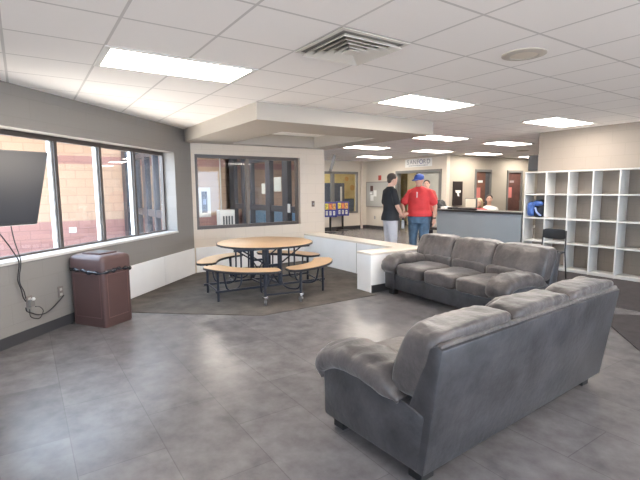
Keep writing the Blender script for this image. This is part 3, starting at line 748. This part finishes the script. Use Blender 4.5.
# ------------------------------------------------------------------ white cubby shelves
CY, CP = 4.875, .405
NC = 7
t = thing('cubby_shelf', 'large white open cubby shelf unit along the right wall', 'shelf', (8.0, CY, 0))
zs = [.045, .50, .935, 1.375, 1.79]
th = .022; dep = .31
for i in range(NC+1):
    y = -i*CP
    bm = NB(); box(bm, 0, dep, y-th/2, y+th/2, .0, 1.79+th/2 if i in (0, NC) else 1.79-th/2-.001); obj('side_panel' if i in (0, NC) else 'divider', bm, M_white, t)
for j, z in enumerate(zs):
    if j == 4:
        bm = NB(); box(bm, 0, dep, -NC*CP+th/2+.001, -th/2-.001, z-th/2, z+th/2); obj('top_board', bm, M_white, t); continue
    for i in range(NC):
        bm = NB(); box(bm, .002, dep, -(i+1)*CP+th/2+.0005, -i*CP-th/2-.0005, z-th/2, z+th/2); obj('shelf_board', bm, M_white, t)
bm = NB(); box(bm, .012, .03, -NC*CP+th, -th, .0, .033); obj('plinth', bm, M_white, t)
# backpack in the second cubby of the first column
t = thing('backpack', 'blue and black backpack lying in the left cubby of the white shelf', 'backpack', (8.165, CY-.2, 1.3845-.44+.0015))
t.location.z = .9475
M_blue = mat('blue_nylon', (.06, .14, .42, 1), .6, noise_amt=.3, nscale=14, bump=.4, bscale=20); M_navyb = mat('black_nylon', (.014, .018, .03, 1), .6)
bm = NB(); puff(bm, (.0, -.005, .165), (.12, .165, .16), e=3.2, wr=.02, fr=9, seed=3); obj('main_pouch', bm, M_navyb, t, smooth=True)
bm = NB(); puff(bm, (-.105, .09, .15), (.05, .068, .135), e=3, wr=.012, fr=12, seed=8); obj('side_pocket', bm, M_blue, t, smooth=True)
bm = NB(); puff(bm, (-.10, -.03, .255), (.045, .11, .045), e=2.6, wr=.012, fr=12, seed=9); obj('top_flap', bm, M_blue, t, smooth=True)
for k, pts in enumerate(([(-.12, -.13, .25), (-.145, -.05, .28), (-.15, .02, .2), (-.135, .035, .03)], [(-.125, .0, .18), (-.15, -.045, .10), (-.135, -.12, .03)])):
    bm = NB(); tube(bm, bez(pts, 5), .017, 8); obj('strap', bm, (M_blue, mat('light_blue_strap', (.28, .36, .62, 1), .6))[k], t, smooth=True)

# black chair in front of the shelves
t = thing('stacking_chair', 'black chair standing between the far sofa and the white shelves', 'chair', (7.12, 3.90, 0), math.radians(92))
bm = NB(); puff(bm, (0, -.20, .735), (.19, .018, .085), e=5, wr=.0, fn=lambda w: Vector((w.x, w.y-.05*(1-(w.x/.2)**2)*.5, w.z))); obj('backrest', bm, M_black, t, smooth=True)
bm = NB(); puff(bm, (0, .0, .45), (.21, .21, .022), e=5, wr=.0); obj('seat', bm, M_black, t, smooth=True)
for s in (-1, 1):
    bm = NB(); tube(bm, [(s*.185, -.22, .80), (s*.195, -.19, .44), (s*.21, -.24, .0)], .012, 8); obj('leg', bm, M_black, t, smooth=True)
    bm = NB(); tube(bm, [(s*.195, .17, .44), (s*.21, .22, .0)], .012, 8); obj('leg', bm, M_black, t, smooth=True)

# dark box high on the wall behind the shelf corner
t = thing('wall_monitor', 'dark grey box hung high from the ceiling behind the shelf corner', 'monitor', (9.6, 5.6, 0))
bm = NB(); box(bm, -.05, .05, -.30, .17, 1.88, 2.22, bev=.01); obj('housing', bm, mat('dark_grey_case', (.05, .055, .065, 1), .5), t)
bm = NB(); tube(bm, [(0, -.06, 2.2), (0, -.06, ZC-.002)], .02, 8); obj('ceiling_pole', bm, M_black, t)

# ------------------------------------------------------------------ reception desk
t = thing('reception_desk', 'long blue grey reception desk with a dark counter edge', 'desk', (8.0, 0, 0))
M_desk = mat('blue_grey_laminate', (.235, .27, .30, 1), .5, noise_amt=.04, nscale=2)
bm = NB(); box(bm, 0, .06, 4.93, 7.02, .0, .985); obj('front_panel', bm, M_desk, t)
bm = NB(); box(bm, .062, .6, 6.96, 7.02, .0, .985); obj('end_panel', bm, M_desk, t)
bm = NB(); box(bm, -.025, .42, 4.915, 7.05, .9855, 1.03, bev=.004); obj('counter', bm, mat('black_counter', (.02, .02, .022, 1), .3), t)
bm = NB(); box(bm, .1, .75, 4.95, 6.94, .70, .73); obj('work_surface', bm, M_white, t)
# items on the counter
CT = 1.0305
bm = NB(); box(bm, 8.08, 8.3, 6.85, 6.99, CT, CT+.05, bev=.003); tag(obj('paper_stack', bm, M_paper), 'white paper stack at the left end of the reception counter', 'papers')
bm = NB(); box(bm, 8.08, 8.28, 6.66, 6.80, CT, CT+.045, bev=.008); tag(obj('desk_phone', bm, M_black), 'small black phone beside the white papers on the counter', 'phone')
t = thing('keyboard', 'long black keyboard lying on the reception counter', 'keyboard', (8.15, 6.36, CT))
bm = NB(); box(bm, -.08, .08, -.26, .26, 0, .028, bev=.004); obj('case', bm, M_black, t)
bm = NB()
for i in range(4):
    for j in range(13): box(bm, -.07+i*.036, -.042+i*.036, -.25+j*.038, -.218+j*.038, .0285, .036)
obj('keys', bm, mat('dark_keys', (.05, .05, .055, 1), .5), t)
t = thing('computer_monitor', 'cream backed computer monitor standing on the reception counter', 'monitor', (8.33, 6.34, CT))
bm = NB(); box(bm, -.02, .02, -.15, .15, .035, .25, bev=.006); obj('housing', bm, mat('monitor_grey', (.12, .12, .12, 1), .4), t)
bm = NB(); box(bm, -.024, -.0205, -.135, .135, .045, .235); obj('back_cover', bm, mat('cream_back', (.62, .57, .46, 1), .5), t)
bm = NB(); box(bm, -.05, .06, -.08, .08, 0, .012); box(bm, -.01, .01, -.02, .02, .012, .04); obj('stand', bm, M_black, t)
t = thing('shoulder_bag', 'black bag on the counter end behind the man in red', 'bag', (8.22, 7.0, CT))
t.location = (8.45, 7.3, 0)
bm = NB(); puff(bm, (0, 0, 1.06), (.16, .10, .17), e=3, wr=.02, fr=8, fn=lambda w: Vector((w.x, w.y+.35*(w.z), w.z))); obj('backrest', bm, M_black, t, smooth=True)
bm = NB(); tube(bm, [(0, 0, .95), (0, 0, .08)], .03, 8); box(bm, -.2, .2, -.2, .2, .50, .56, bev=.02); obj('seat_post', bm, M_black, t)
bm = NB()
for k in range(5):
    a = k*2*PI/5; tube(bm, [(0, 0, .1), (.25*math.cos(a), .25*math.sin(a), .04)], [.025, .018], 8); ball(bm, (.25*math.cos(a), .25*math.sin(a), .03), .03, 6)
obj('base', bm, M_black, t)
t.name = 'office_chair'; tag(t, 'black office chair behind the left end of the reception desk', 'chair')

# ------------------------------------------------------------------ far lobby objects
# lettered sign on the wall above the far doorway
t = thing('wall_sign', 'white sign lettered SANFORD above the far doorway', 'sign', (11.098, 10.60, 2.36))
bm = NB(); box(bm, -.02, 0, -.60, .60, -.135, .135); obj('board', bm, M_paper, t)
def text(s, size, x, z, m, par, name='lettering', dx=-.0215, ext=.0008):
    cu = bpy.data.curves.new(name, 'FONT'); cu.body = s; cu.size = size; cu.align_x = 'CENTER'; cu.align_y = 'CENTER'; cu.extrude = ext
    o = bpy.data.objects.new(name, cu); C.objects.link(o)
    dg = bpy.context.evaluated_depsgraph_get(); me = bpy.data.meshes.new_from_object(o.evaluated_get(dg))
    bpy.data.objects.remove(o); me.materials.clear(); me.materials.append(m)
    me.transform(Matrix(((0, 0, -1, dx), (-1, 0, 0, -x), (0, 1, 0, z), (0, 0, 0, 1))))
    o = bpy.data.objects.new(name, me); C.objects.link(o); o.parent = par; return o
M_ltr = mat('grey_letters', (.22, .23, .27, 1), .6); M_ltrb = mat('blue_letters', (.08, .10, .30, 1), .6)
for ch, x in zip('SANFORD', (-.46, -.31, -.15, 0, .14, .29, .46)):
    text(ch, .21, x, .022, M_ltrb if ch == 'O' else M_ltr, t)
bm = NB()
x = -.42
while x < .40:
    w = random.uniform(.02, .06); box(bm, -.0223, -.0205, -x-w, -x, -.105, -.078); x += w+.022
sp_ = obj('small_print_line', bm, M_ltr, t); sp_['kind'] = 'stuff'
# notice board with papers
t = thing('notice_board', 'grey framed notice board on the far wall left of the doorway', 'notice board', (11.098, 12.63, 0))
bm = NB(); box(bm, -.02, 0, -.60, .63, .85, 1.74); obj('board', bm, mat('board_grey', (.46, .46, .44, 1), .6), t)
bm = NB()
for q in ((-.62, .65, 1.74, 1.77), (-.62, .65, .82, .85), (-.62, -.60, .85, 1.74), (.63, .65, .85, 1.74)): box(bm, -.03, 0, *q)
obj('frame', bm, mat('board_frame', (.28, .26, .24, 1), .5), t)
for nm, q, m, lb in (('poster', (.25, .41, 1.42, 1.62), mat('dark_poster', (.09, .04, .035, 1), .6), 'dark square poster pinned top left on the notice board'),
                     ('notice', (.05, .22, 1.22, 1.45), M_paper, 'white sheet pinned right of the dark poster'),
                     ('notice', (.22, .40, 1.05, 1.27), M_paper, 'white sheet pinned low under the dark poster'),
                     ('notice', (.30, .44, 1.30, 1.37), M_paper, 'thin white strip of paper directly under the dark poster')):
    bm = NB(); box(bm, -.024, -.0205, *q); o = obj(nm, bm, m); o.location = (11.098, 12.63, 0); tag(o, lb, nm)
bm = NB(); box(bm, -.05, 0, -.06, .06, 1.82, 2.0, bev=.006); o = obj('fire_alarm', bm, mat('alarm_red', (.45, .07, .05, 1), .4)); o.location = (11.098, 12.5, 0); tag(o, 'small red fire alarm above the notice board', 'alarm')
t = thing('wall_outlet', 'small outlet low on the far wall under the notice board', 'outlet', (11.098, 12.79, .42)); bm = NB(); box(bm, -.01, 0, -.035, .035, -.06, .06); obj('cover_plate', bm, M_steel, t)
# pale pipe in the far corner
bm = NB(); tube(bm, [(10.80, 13.22, .0), (10.80, 13.22, ZC-.001)], .045, 12); tag(obj('corner_pipe', bm, mat('pale_pipe', (.66, .58, .50, 1), .5)), 'pale vertical pipe in the far left lobby corner', 'pipe')
# edge-on television on a ceiling mount near the far window
t = thing('hanging_television', 'television seen edge on, hung from the ceiling before the far window', 'television', (7.85, 11.0, 0), math.radians(-34))
bm = NB(); Mx = Matrix.Translation((0, 0, 2.28)) @ Matrix.Rotation(math.radians(16), 4, 'Y'); box(bm, -.045, .045, -.35, .35, -.24, .22, M=Mx, bev=.006); obj('housing', bm, mat('tv_side_grey', (.25, .25, .25, 1), .3), t)
bm = NB(); tube(bm, [(.04, 0, ZC-.001), (.04, 0, 2.33)], .022, 8); obj('mount', bm, M_white, t)
# two blue vending machines on pedestals
def gumball(x, y, label):
    t = thing('candy_machine', label, 'candy machine', (x, y, 0), math.radians(-33), group='blue candy machines')
    bm = NB(); lathe(bm, [(.24, .0), (.24, .02), (.05, .04)], n=24); obj('base', bm, M_black, t, smooth=True, angle=40)
    bm = NB(); tube(bm, [(0, 0, .03), (0, 0, .54)], .04, 10); obj('pole', bm, M_black, t, smooth=True, angle=40)
    bm = NB(); box(bm, -.225, .225, -.14, .14, .54, 1.06, bev=.01); obj('cabinet', bm, mat('blue_machine', (.05, .055, .26, 1), .35), t)
    cols = [(.75, .55, .10), (.70, .20, .08), (.75, .35, .10)]
    for k in range(3):
        bm = NB(); box(bm, -.185+k*.127, -.07+k*.127, -.148, -.1415, .80, 1.01); obj('candy_window', bm, mat('candy%d' % k, (*cols[k], 1), .5, noise_amt=.6, nscale=30), t)
        bm = NB(); box(bm, -.165+k*.127, -.09+k*.127, -.16, -.142, .60, .75, bev=.006); ck = obj('coin_mechanism', bm, M_white, t)
        bm = NB(); lathe(bm, [(.025, 0), (.025, .015)], n=12, M=Matrix.Translation((-.1275+k*.127, -.16, .70)) @ Matrix.Rotation(PI/2, 4, 'X')); obj('knob', bm, M_chrome, ck)
    return t
gumball(8.93, 12.66, 'left blue candy machine on a pole by the far window')
gumball(9.71, 12.98, 'right blue candy machine on a pole by the far window')

# ------------------------------------------------------------------ vestibule and courtyard objects
t = thing('hose_cabinet', 'white framed recessed cabinet on the tan block wall behind the window', 'cabinet', (4.28, 12.298, 0))
bm = NB(); box(bm, -.19, .19, -.02, 0, .74, 1.58); obj('frame', bm, M_white, t)
bm = NB(); box(bm, -.07, .09, -.026, -.0205, .86, 1.47); obj('dark_panel', bm, mat('cab_dark', (.06, .06, .10, 1), .3), t)
bm = NB(); box(bm, -.04, .05, -.05, -.0265, 1.1, 1.25, bev=.008); obj('handset', bm, mat('blue_grey_part', (.25, .28, .45, 1), .4), t)
t = thing('floor_heater', 'white slatted heater standing on the vestibule floor by the wall', 'heater', (4.58, 11.2, 0))
bm = NB(); box(bm, -.30, .12, -.1, .15, .0, .98, bev=.01); obj('case', bm, M_white, t)
bm = NB()
for k in range(4): box(bm, -.22+k*.078, -.175+k*.078, -.106, -.1005, .15, .82)
obj('grille_slots', bm, mat('slot_dark', (.08, .09, .10, 1), .5), t)
bm = NB(); box(bm, .89, 1.05, 12.28, 12.299, .50, .63); tag(obj('wall_plate', bm, M_white), 'small white plate on the maroon courses of the outside wall', 'plate')
t = thing('exterior_column', 'white round column outside the window below the television', 'column', (-.55, 8.55, -.05))
bm = NB(); lathe(bm, [(.20, 0), (.20, .06), (.15, .09), (.14, 2.8), (.16, 2.85), (.2, 2.9)], n=28); obj('shaft', bm, mat('white_column', (.75, .76, .78, 1), .5), t, smooth=True, angle=40)
M_notice = mat('greyish_paper', (.40, .41, .38, 1), .8)
for nm, y0, y1, z0, z1, lb in (('notice', 9.93, 10.25, 1.40, 1.66, 'white notice taped on the dark glass door left of the other notice'),
                               ('notice', 9.22, 9.58, 1.46, 1.80, 'larger white notice taped on the right glass door panel')):
    bm = NB(); box(bm, 5.088, 5.0955, y0, y1, z0, z1); tag(obj(nm, bm, M_notice), lb, 'notice')
bm = NB(); box(bm, 5.02, 5.044, 8.72, 8.82, .98, 1.18, bev=.004); tag(obj('card_reader', bm, M_white), 'small white box beside the right vestibule door', 'card reader')
# thin pale conduit in the vestibule
bm = NB(); tube(bm, [(4.78, 12.27, .9), (4.78, 12.27, ZC-.002)], .02, 8); tag(obj('wall_conduit', bm, M_white), 'thin pale conduit running up the tan block wall', 'conduit')
# lobby seat seen through the glass doors
t = thing('lobby_bench', 'blue bench beyond the glass doors seen through the window', 'bench', (6.9, 12.6, 0))
bm = NB(); box(bm, -1.2, 1.0, -.25, .25, .36, .46, bev=.02); obj('seat', bm, mat('light_blue_vinyl', (.16, .32, .50, 1), .5), t)
bm = NB(); box(bm, -1.2, 1.0, .22, .30, .46, .85, bev=.02); obj('backrest', bm, mat('light_blue_vinyl2', (.16, .32, .50, 1), .5), t)
for x in (-1.0, .8):
    bm = NB(); box(bm, x-.03, x+.03, -.2, .2, 0, .36); obj('leg', bm, M_steel, t)

# ------------------------------------------------------------------ people
SKIN = mat('skin', (.56, .33, .24, 1), .55); SKIN2 = mat('skin_pale', (.62, .38, .29, 1), .55)
BROW = mat('brow', (.06, .04, .03, 1), .8); LIPS = mat('lips', (.42, .17, .14, 1), .5)
def remesh(bm, name, m, parent, voxel=.009, smooth=4):
    o = obj(name, bm, m)
    r = o.modifiers.new('r', 'REMESH'); r.mode = 'VOXEL'; r.voxel_size = voxel; r.use_smooth_shade = True
    s = o.modifiers.new('s', 'SMOOTH'); s.factor = .5; s.iterations = smooth
    dg = bpy.context.evaluated_depsgraph_get(); me = bpy.data.meshes.new_from_object(o.evaluated_get(dg))
    old = o.data; o.modifiers.clear(); o.data = me; bpy.data.meshes.remove(old)
    if not me.materials: me.materials.append(m)
    for p in me.polygons: p.use_smooth = True
    if parent: o.parent = parent
    return o
def limb(bm, pts, rs, n=14):
    tube(bm, pts, rs, n)
    for p, r in zip(pts, rs): ball(bm, p, r*.985, 7)
def eloft(bm, rows, n=24):
    """rows: (x, y, z, rx, ry)"""
    rings = []
    for x, y, z, rx, ry in rows:
        rings.append([bm.verts.new((x+rx*math.copysign(abs(math.cos(2*PI*k/n))**.85, math.cos(2*PI*k/n)), y+ry*math.copysign(abs(math.sin(2*PI*k/n))**.85, math.sin(2*PI*k/n)), z)) for k in range(n)])
    for A, B in zip(rings, rings[1:]):
        for k in range(n): bm.faces.new((A[k], A[(k+1) % n], B[(k+1) % n], B[k]))
    bm.faces.new(rings[0][::-1]); bm.faces.new(rings[-1])
def hand(bm, w, d, side, curl=.5, s=1):
    """hand at wrist w pointing along d; side = direction of the thumb"""
    d = Vector(d).normalized(); side = Vector(side); side = (side-d*side.dot(d)).normalized(); pn = d.cross(side)
    w = Vector(w)
    tube(bm, [w-d*.01, w+d*.03*s, w+d*.085*s], [.024*s, .034*s, .036*s], 12)
    for k, (o, l) in enumerate(((.027, .070), (.010, .080), (-.008, .074), (-.026, .058))):
        b = w+d*.08*s+side*o*s; p = [b]; a = 0
        for j in range(3):
            a += curl*.55; p.append(p[-1]+(d*math.cos(a)+pn*math.sin(a))*l*s*(.45, .32, .23)[j])
        limb(bm, p, [.0105*s, .010*s, .009*s, .0075*s], 8)
    b = w+d*.025*s+side*.022*s
    limb(bm, [b, b+(d*.6+side*.8).normalized()*.035*s, b+(d*.6+side*.8).normalized()*.035*s+(d*.9+side*.3+pn*.3).normalized()*.032*s], [.013*s, .011*s, .009*s], 8)
def person(label, loc, rz, P):
    """standing figure facing local +y; P overrides the joints"""
    g = P.get('girth', 1.0); H = P.get('h', 1.75)/1.75
    t = thing('person', label, 'person', loc, rz)
    J = dict(hipL=(-.10, 0, .92), hipR=(.10, 0, .92), kneeL=(-.11, .02, .49), kneeR=(.11, .02, .49), ankL=(-.12, -.02, .09), ankR=(.12, -.02, .09),
             shL=(-.175, -.01, 1.395), shR=(.175, -.01, 1.395), elL=(-.25, -.04, 1.14), elR=(.25, -.04, 1.14), wrL=(-.26, .03, .90), wrR=(.26, .03, .90),
             neck=(0, -.01, 1.47), head=(0, .02, 1.61), headyaw=0, headpitch=0)
    J.update(P.get('J', {}))
    v = lambda k: Vector(J[k])
    seated = P.get('seated', False)
    # body
    bm = NB()
    torso = [(0, 0, .86, .15*g, .10*g), (0, 0, .95, .168*g, .115*g), (0, .01*g, 1.05, .155*g, .11*g+.03*(g-1)), (0, .015*g, 1.15, .15*g, .115*g), (0, .01, 1.27, .165*g**.6, .118*g**.7), (0, -.005, 1.38, .175*g**.4, .105*g**.4), (0, -.01, 1.45, .11, .07), (0, -.01, 1.49, .06, .055)]
    eloft(bm, torso)
    limb(bm, [v('neck'), v('neck')*.4+v('head')*.6], [.058, .052])
    Mh = Matrix.Translation(v('head')) @ Matrix.Rotation(J['headyaw'], 4, 'Z') @ Matrix.Rotation(J['headpitch'], 4, 'X')
    ball(bm, (0, .0, .02), (.076, .095, .10), 14, M=Mh); ball(bm, (0, .03, -.055), (.055, .06, .055), 10, M=Mh)
    ball(bm, (0, .092, -.016), (.012, .017, .014), 8, M=Mh); ball(bm, (0, .086, .008), (.009, .012, .024), 6, M=Mh)
    ball(bm, (0, .085, -.055), (.024, .010, .010), 6, M=Mh)
    for s in (-1, 1):
        ball(bm, (s*.076, -.005, -.005), (.010, .020, .030), 7, M=Mh)
        S_ = 'L' if s < 0 else 'R'
        sh, el, wr = v('sh'+S_), v('el'+S_), v('wr'+S_)
        limb(bm, [sh, sh*.5+el*.5, el, el*.6+wr*.4, wr], [.055*g**.5, .047*g**.5, .040, .038, .026])
        hand(bm, wr, J.get('hd'+S_, tuple(wr-el)), J.get('th'+S_, (0, 1, 0)), J.get('curl', .5))
        hp, kn, an = v('hip'+S_), v('knee'+S_), v('ank'+S_)
        limb(bm, [hp, hp*.5+kn*.5, kn, kn*.65+an*.35, an], [.092*g**.5, .078*g**.5, .056, .055, .038])
        limb(bm, [an+Vector((0, -.02, -.05)), an+Vector((s*.01, .06, -.055)), an+Vector((s*.02, .13, -.062))], [.035, .032, .025])
    body = remesh(bm, 'body', P.get('skin', SKIN), t)
    # shirt
    bm = NB(); k = .014
    zt = P.get('hem', .90)
    eloft(bm, [(0, 0, zt, .195*g, .142*g+.01), (0, 0, zt+.06, .192*g, .14*g+.01)]+[(x, y, z, rx+k, ry+k) for x, y, z, rx, ry in torso[2:6]]+[(0, -.01, 1.455, .13, .085), (0, -.008, 1.49, .070, .068), (0, -.004, 1.505, .066, .064)])
    for s in (-1, 1): limb(bm, [(s*.03, -.01, 1.46), (v('shL').x*-.95*s, -.01, v('shL').z+.015)], [.055, .052])
    for s, S_ in ((-1, 'L'), (1, 'R')):
        sh, el = v('sh'+S_), v('el'+S_); f = P.get('sleeve', .72)
        if f <= 1: pts = [Vector((sh.x*.6, sh.y, sh.z-.02)), sh, sh*.5+el*.5 if f > .5 else sh, sh*(1-f)+el*f]; rs = [.058, .062*g**.5, .064*g**.5, .068*g**.5]
        else: wr = v('wr'+S_); pts = [Vector((sh.x*.6, sh.y, sh.z-.02)), sh, el, wr]; rs = [.058, .060, .050, .036]
        limb(bm, pts, rs)
    remesh(bm, 'shirt', P['shirt'], t)
    # trousers
    bm = NB()
    eloft(bm, [(0, 0, .80, .16*g, .115*g), (0, 0, .90, .176*g, .125*g), (0, 0, .985, .164*g, .118*g)])
    for S_ in 'LR':
        hp, kn, an = v('hip'+S_), v('knee'+S_), v('ank'+S_)
        limb(bm, [hp, hp*.5+kn*.5, kn, kn*.5+an*.5, an+Vector((0, 0, .01))], [.10*g**.5, .092*g**.5, .076, .070, .066])
    remesh(bm, 'trousers', P['trousers'], t)
    for s, S_ in ((-1, 'L'), (1, 'R')):
        an = v('ank'+S_); bm = NB()
        limb(bm, [an+Vector((0, -.035, -.045)), an+Vector((0, .05, -.048)), an+Vector((s*.015, .14, -.055))], [.044, .042, .034])
        remesh(bm, 'shoe', P.get('shoe', M_black), t)
        bm = NB(); ball(bm, (s*.029, .083, .012), (.010, .006, .0055), 6, M=Mh); ey = obj('eye', bm, mat('eye_white', (.6, .58, .55, 1), .3), t, smooth=True)
        bm = NB(); ball(bm, (s*.029, .0885, .012), (.004, .0025, .004), 6, M=Mh); obj('pupil', bm, M_black, ey, smooth=True)
        bm = NB(); tube(bm, [Mh @ Vector((s*.014, .092, .028)), Mh @ Vector((s*.030, .089, .033)), Mh @ Vector((s*.044, .080, .028))], .0035, 6); obj('eyebrow', bm, BROW, t, smooth=True)
    bm = NB(); tube(bm, [Mh @ Vector((-.022, .084, -.055)), Mh @ Vector((0, .094, -.054)), Mh @ Vector((.022, .084, -.055))], .0055, 6); obj('mouth', bm, LIPS, t, smooth=True)
    # hair or cap
    if P.get('hair'):
        bm = NB(); ball(bm, (0, -.018, .045), (.086, .098, .088), 12, M=Mh)
        if P.get('long'):
            ball(bm, (0, -.05, -.05), (.085, .06, .12), 10, M=Mh)
            for s in (-1, 1): limb(bm, [Mh @ Vector((s*.078, .0, .03)), Mh @ Vector((s*.085, -.005, -.10))], [.028, .022])
        else: ball(bm, (0, -.06, -.005), (.068, .045, .065), 10, M=Mh)
        remesh(bm, 'hair', P['hair'], t, smooth=2)
    if P.get('cap'):
        bm = NB(); ball(bm, (0, -.012, .058), (.090, .106, .078), 14, M=Mh)
        remesh(bm, 'cap', P['cap'], t, smooth=2)
        cp = bpy.data.objects[-1] if False else t.children[-1]
        bm = NB(); prism(bm, [(-.07, .06), (-.072, .10), (-.045, .155), (0, .17), (.045, .155), (.072, .10), (.07, .06)], .045, .053, M=Mh); obj('brim', bm, P['cap'], cp)
    return t
def local(loc, rz, w):
    m = Matrix.Translation(loc) @ Matrix.Rotation(rz, 4, 'Z'); return tuple(m.inverted() @ Vector(w))
M_red = mat('red_polo', (.62, .045, .05, 1), .75, noise_amt=.08, nscale=10); M_jean = mat('blue_denim', (.075, .13, .20, 1), .8, noise_amt=.25, nscale=14)
M_blkshirt = mat('black_tshirt', (.018, .02, .025, 1), .8); M_grey_tr = mat('pale_grey_trousers', (.50, .50, .54, 1), .8)
M_capb = mat('blue_cap', (.05, .10, .38, 1), .7); M_hairdk = mat('dark_brown_hair', (.045, .03, .025, 1), .6); M_hairbl = mat('blond_hair', (.42, .33, .20, 1), .6)
# man in red polo, facing the camera
shake = Vector((6.17, 6.22, .985))
L1 = (6.56, 6.22, 0); r1 = math.radians(116)
hw = local(L1, r1, shake)
J1 = dict(shL=(-.185, -.01, 1.385), shR=(.185, -.01, 1.385), elL=(-.305, -.03, 1.13), wrL=(-.31, .06, .885), hdL=(-.02, .02, -1), thL=(.2, 1, 0),
          elR=(.315, .10, 1.14), wrR=tuple(Vector(hw)+Vector((.03, -.07, .02))), hdR=tuple(Vector((-.03, .07, -.02))), thR=(0, 0, 1),
          head=(0, .035, 1.61), headyaw=math.radians(-22), headpitch=math.radians(-16))
p1 = person('man in a red polo, blue jeans and a blue cap, shaking hands', L1, r1, dict(girth=1.30, J=J1, shirt=M_red, trousers=M_jean, cap=M_capb, skin=SKIN, hair=None, hem=.93))
# local +x is the person's right; buttons and watch
bm = NB(); box(bm, -.012, .012, .150, .158, 1.28, 1.40, bev=.002); obj('button_placket', bm, mat('pale_placket', (.75, .55, .52, 1), .7), p1)
bm = NB(); lathe(bm, [(.034, -.012), (.036, 0), (.034, .012)], n=16, M=Matrix.Translation((-.31, .05, .905))); obj('wristwatch', bm, M_black, p1)
# man in black t-shirt, seen from his right side
L2 = (6.02, 6.48, 0); r2 = math.radians(-40-90+22)
f2 = Vector((math.cos(r2+PI/2), math.sin(r2+PI/2), 0))
hw2 = local(L2, r2, shake)
J2 = dict(elR=(.27, .02, 1.13), wrR=tuple(Vector(hw2)+Vector((.0, -.09, -.005))), hdR=(-.02, .09, .005), thR=(0, 0, 1),
          elL=(-.27, .0, 1.13), wrL=(-.15, .25, .93), hdL=(.25, .9, -.25), thL=(0, .3, 1), head=(0, .04, 1.63), headpitch=math.radians(-6), shL=(-.185, -.01, 1.405), shR=(.185, -.01, 1.405), neck=(0, -.01, 1.48))
p2 = person('dark-haired man in a black t-shirt and pale grey trousers seen from the side', L2, r2, dict(girth=1.05, J=J2, shirt=M_blkshirt, trousers=M_grey_tr, hair=M_hairdk, skin=SKIN2, hem=.86))
p1.scale = p2.scale = (1.028, 1.028, 1.028)
# bottle held by the man in black
wl = Matrix.Translation(L2) @ Matrix.Rotation(r2, 4, 'Z') @ Vector((-.135, .345, .90))
t = thing('drink_bottle', 'white drink bottle with a black cap held between the two men', 'bottle', (wl.x, wl.y, .70))
bm = NB(); lathe(bm, [(.028, 0), (.033, .008), (.033, .13), (.026, .16), (.018, .175)], n=20); obj('bottle_body', bm, mat('white_bottle', (.75, .75, .74, 1), .35), t, smooth=True, angle=50)
bm = NB(); lathe(bm, [(.024, .176), (.024, .225), (.02, .23)], n=20); obj('cap', bm, M_black, t, smooth=True, angle=50)
# woman in red partly hidden behind the man in the cap
person('person in red mostly hidden behind the man in the cap', (8.75, 8.05, 0), math.radians(128), dict(girth=.95, h=1.7, J=dict(head=(0, .02, 1.60)), shirt=mat('red_top', (.50, .09, .08, 1), .8), trousers=mat('dark_trousers', (.03, .03, .04, 1), .8), hair=M_hairdk, skin=SKIN2))
# two people sitting behind the desk
def seated(label, loc, rz, P):
    z = -.46
    J = {}
    for s, S_ in ((-1, 'L'), (1, 'R')):
        J['hip'+S_] = (s*.10, 0, .90); J['knee'+S_] = (s*.12, .42, .92); J['ank'+S_] = (s*.12, .42, .52)
        J['el'+S_] = (s*.24, .06, 1.18); J['wr'+S_] = (s*.16, .26, 1.26); J['hd'+S_] = (-s*.1, 1, .0); J['th'+S_] = (-s, .2, .5)
    J.update(P.pop('J', {})); P['J'] = J
    return person(label, (loc[0], loc[1], z), rz, P)
seated('blond woman in a pink red top sitting behind the reception desk', (9.15, 6.74, 0), math.radians(112), dict(J=dict(head=(0, .03, 1.60)), girth=.95, shirt=mat('pink_top', (.55, .13, .14, 1), .8), trousers=M_jean, hair=M_hairbl, long=True, skin=SKIN2))
seated('dark-haired person in a white shirt sitting behind the desk', (10.30, 7.27, 0), math.radians(125), dict(J=dict(head=(0, .03, 1.66)), girth=1.0, shirt=mat('white_shirt', (.72, .70, .68, 1), .8), trousers=M_grey_tr, hair=M_hairdk, skin=SKIN2))
for k, (x, y, lb) in enumerate(((9.15, 6.74, 'desk stool under the blond woman'), (10.30, 7.27, 'desk stool under the person in the white shirt'))):
    t = thing('stool', lb, 'stool', (x, y, 0)); bm = NB(); box(bm, -.19, .19, -.17, .17, .30, .33, bev=.01); obj('seat', bm, M_black, t)
    bm = NB(); tube(bm, [(0, 0, .30), (0, 0, .03)], .03, 10); lathe(bm, [(.2, 0), (.2, .015), (.03, .04)], n=20); obj('pedestal', bm, M_black, t)
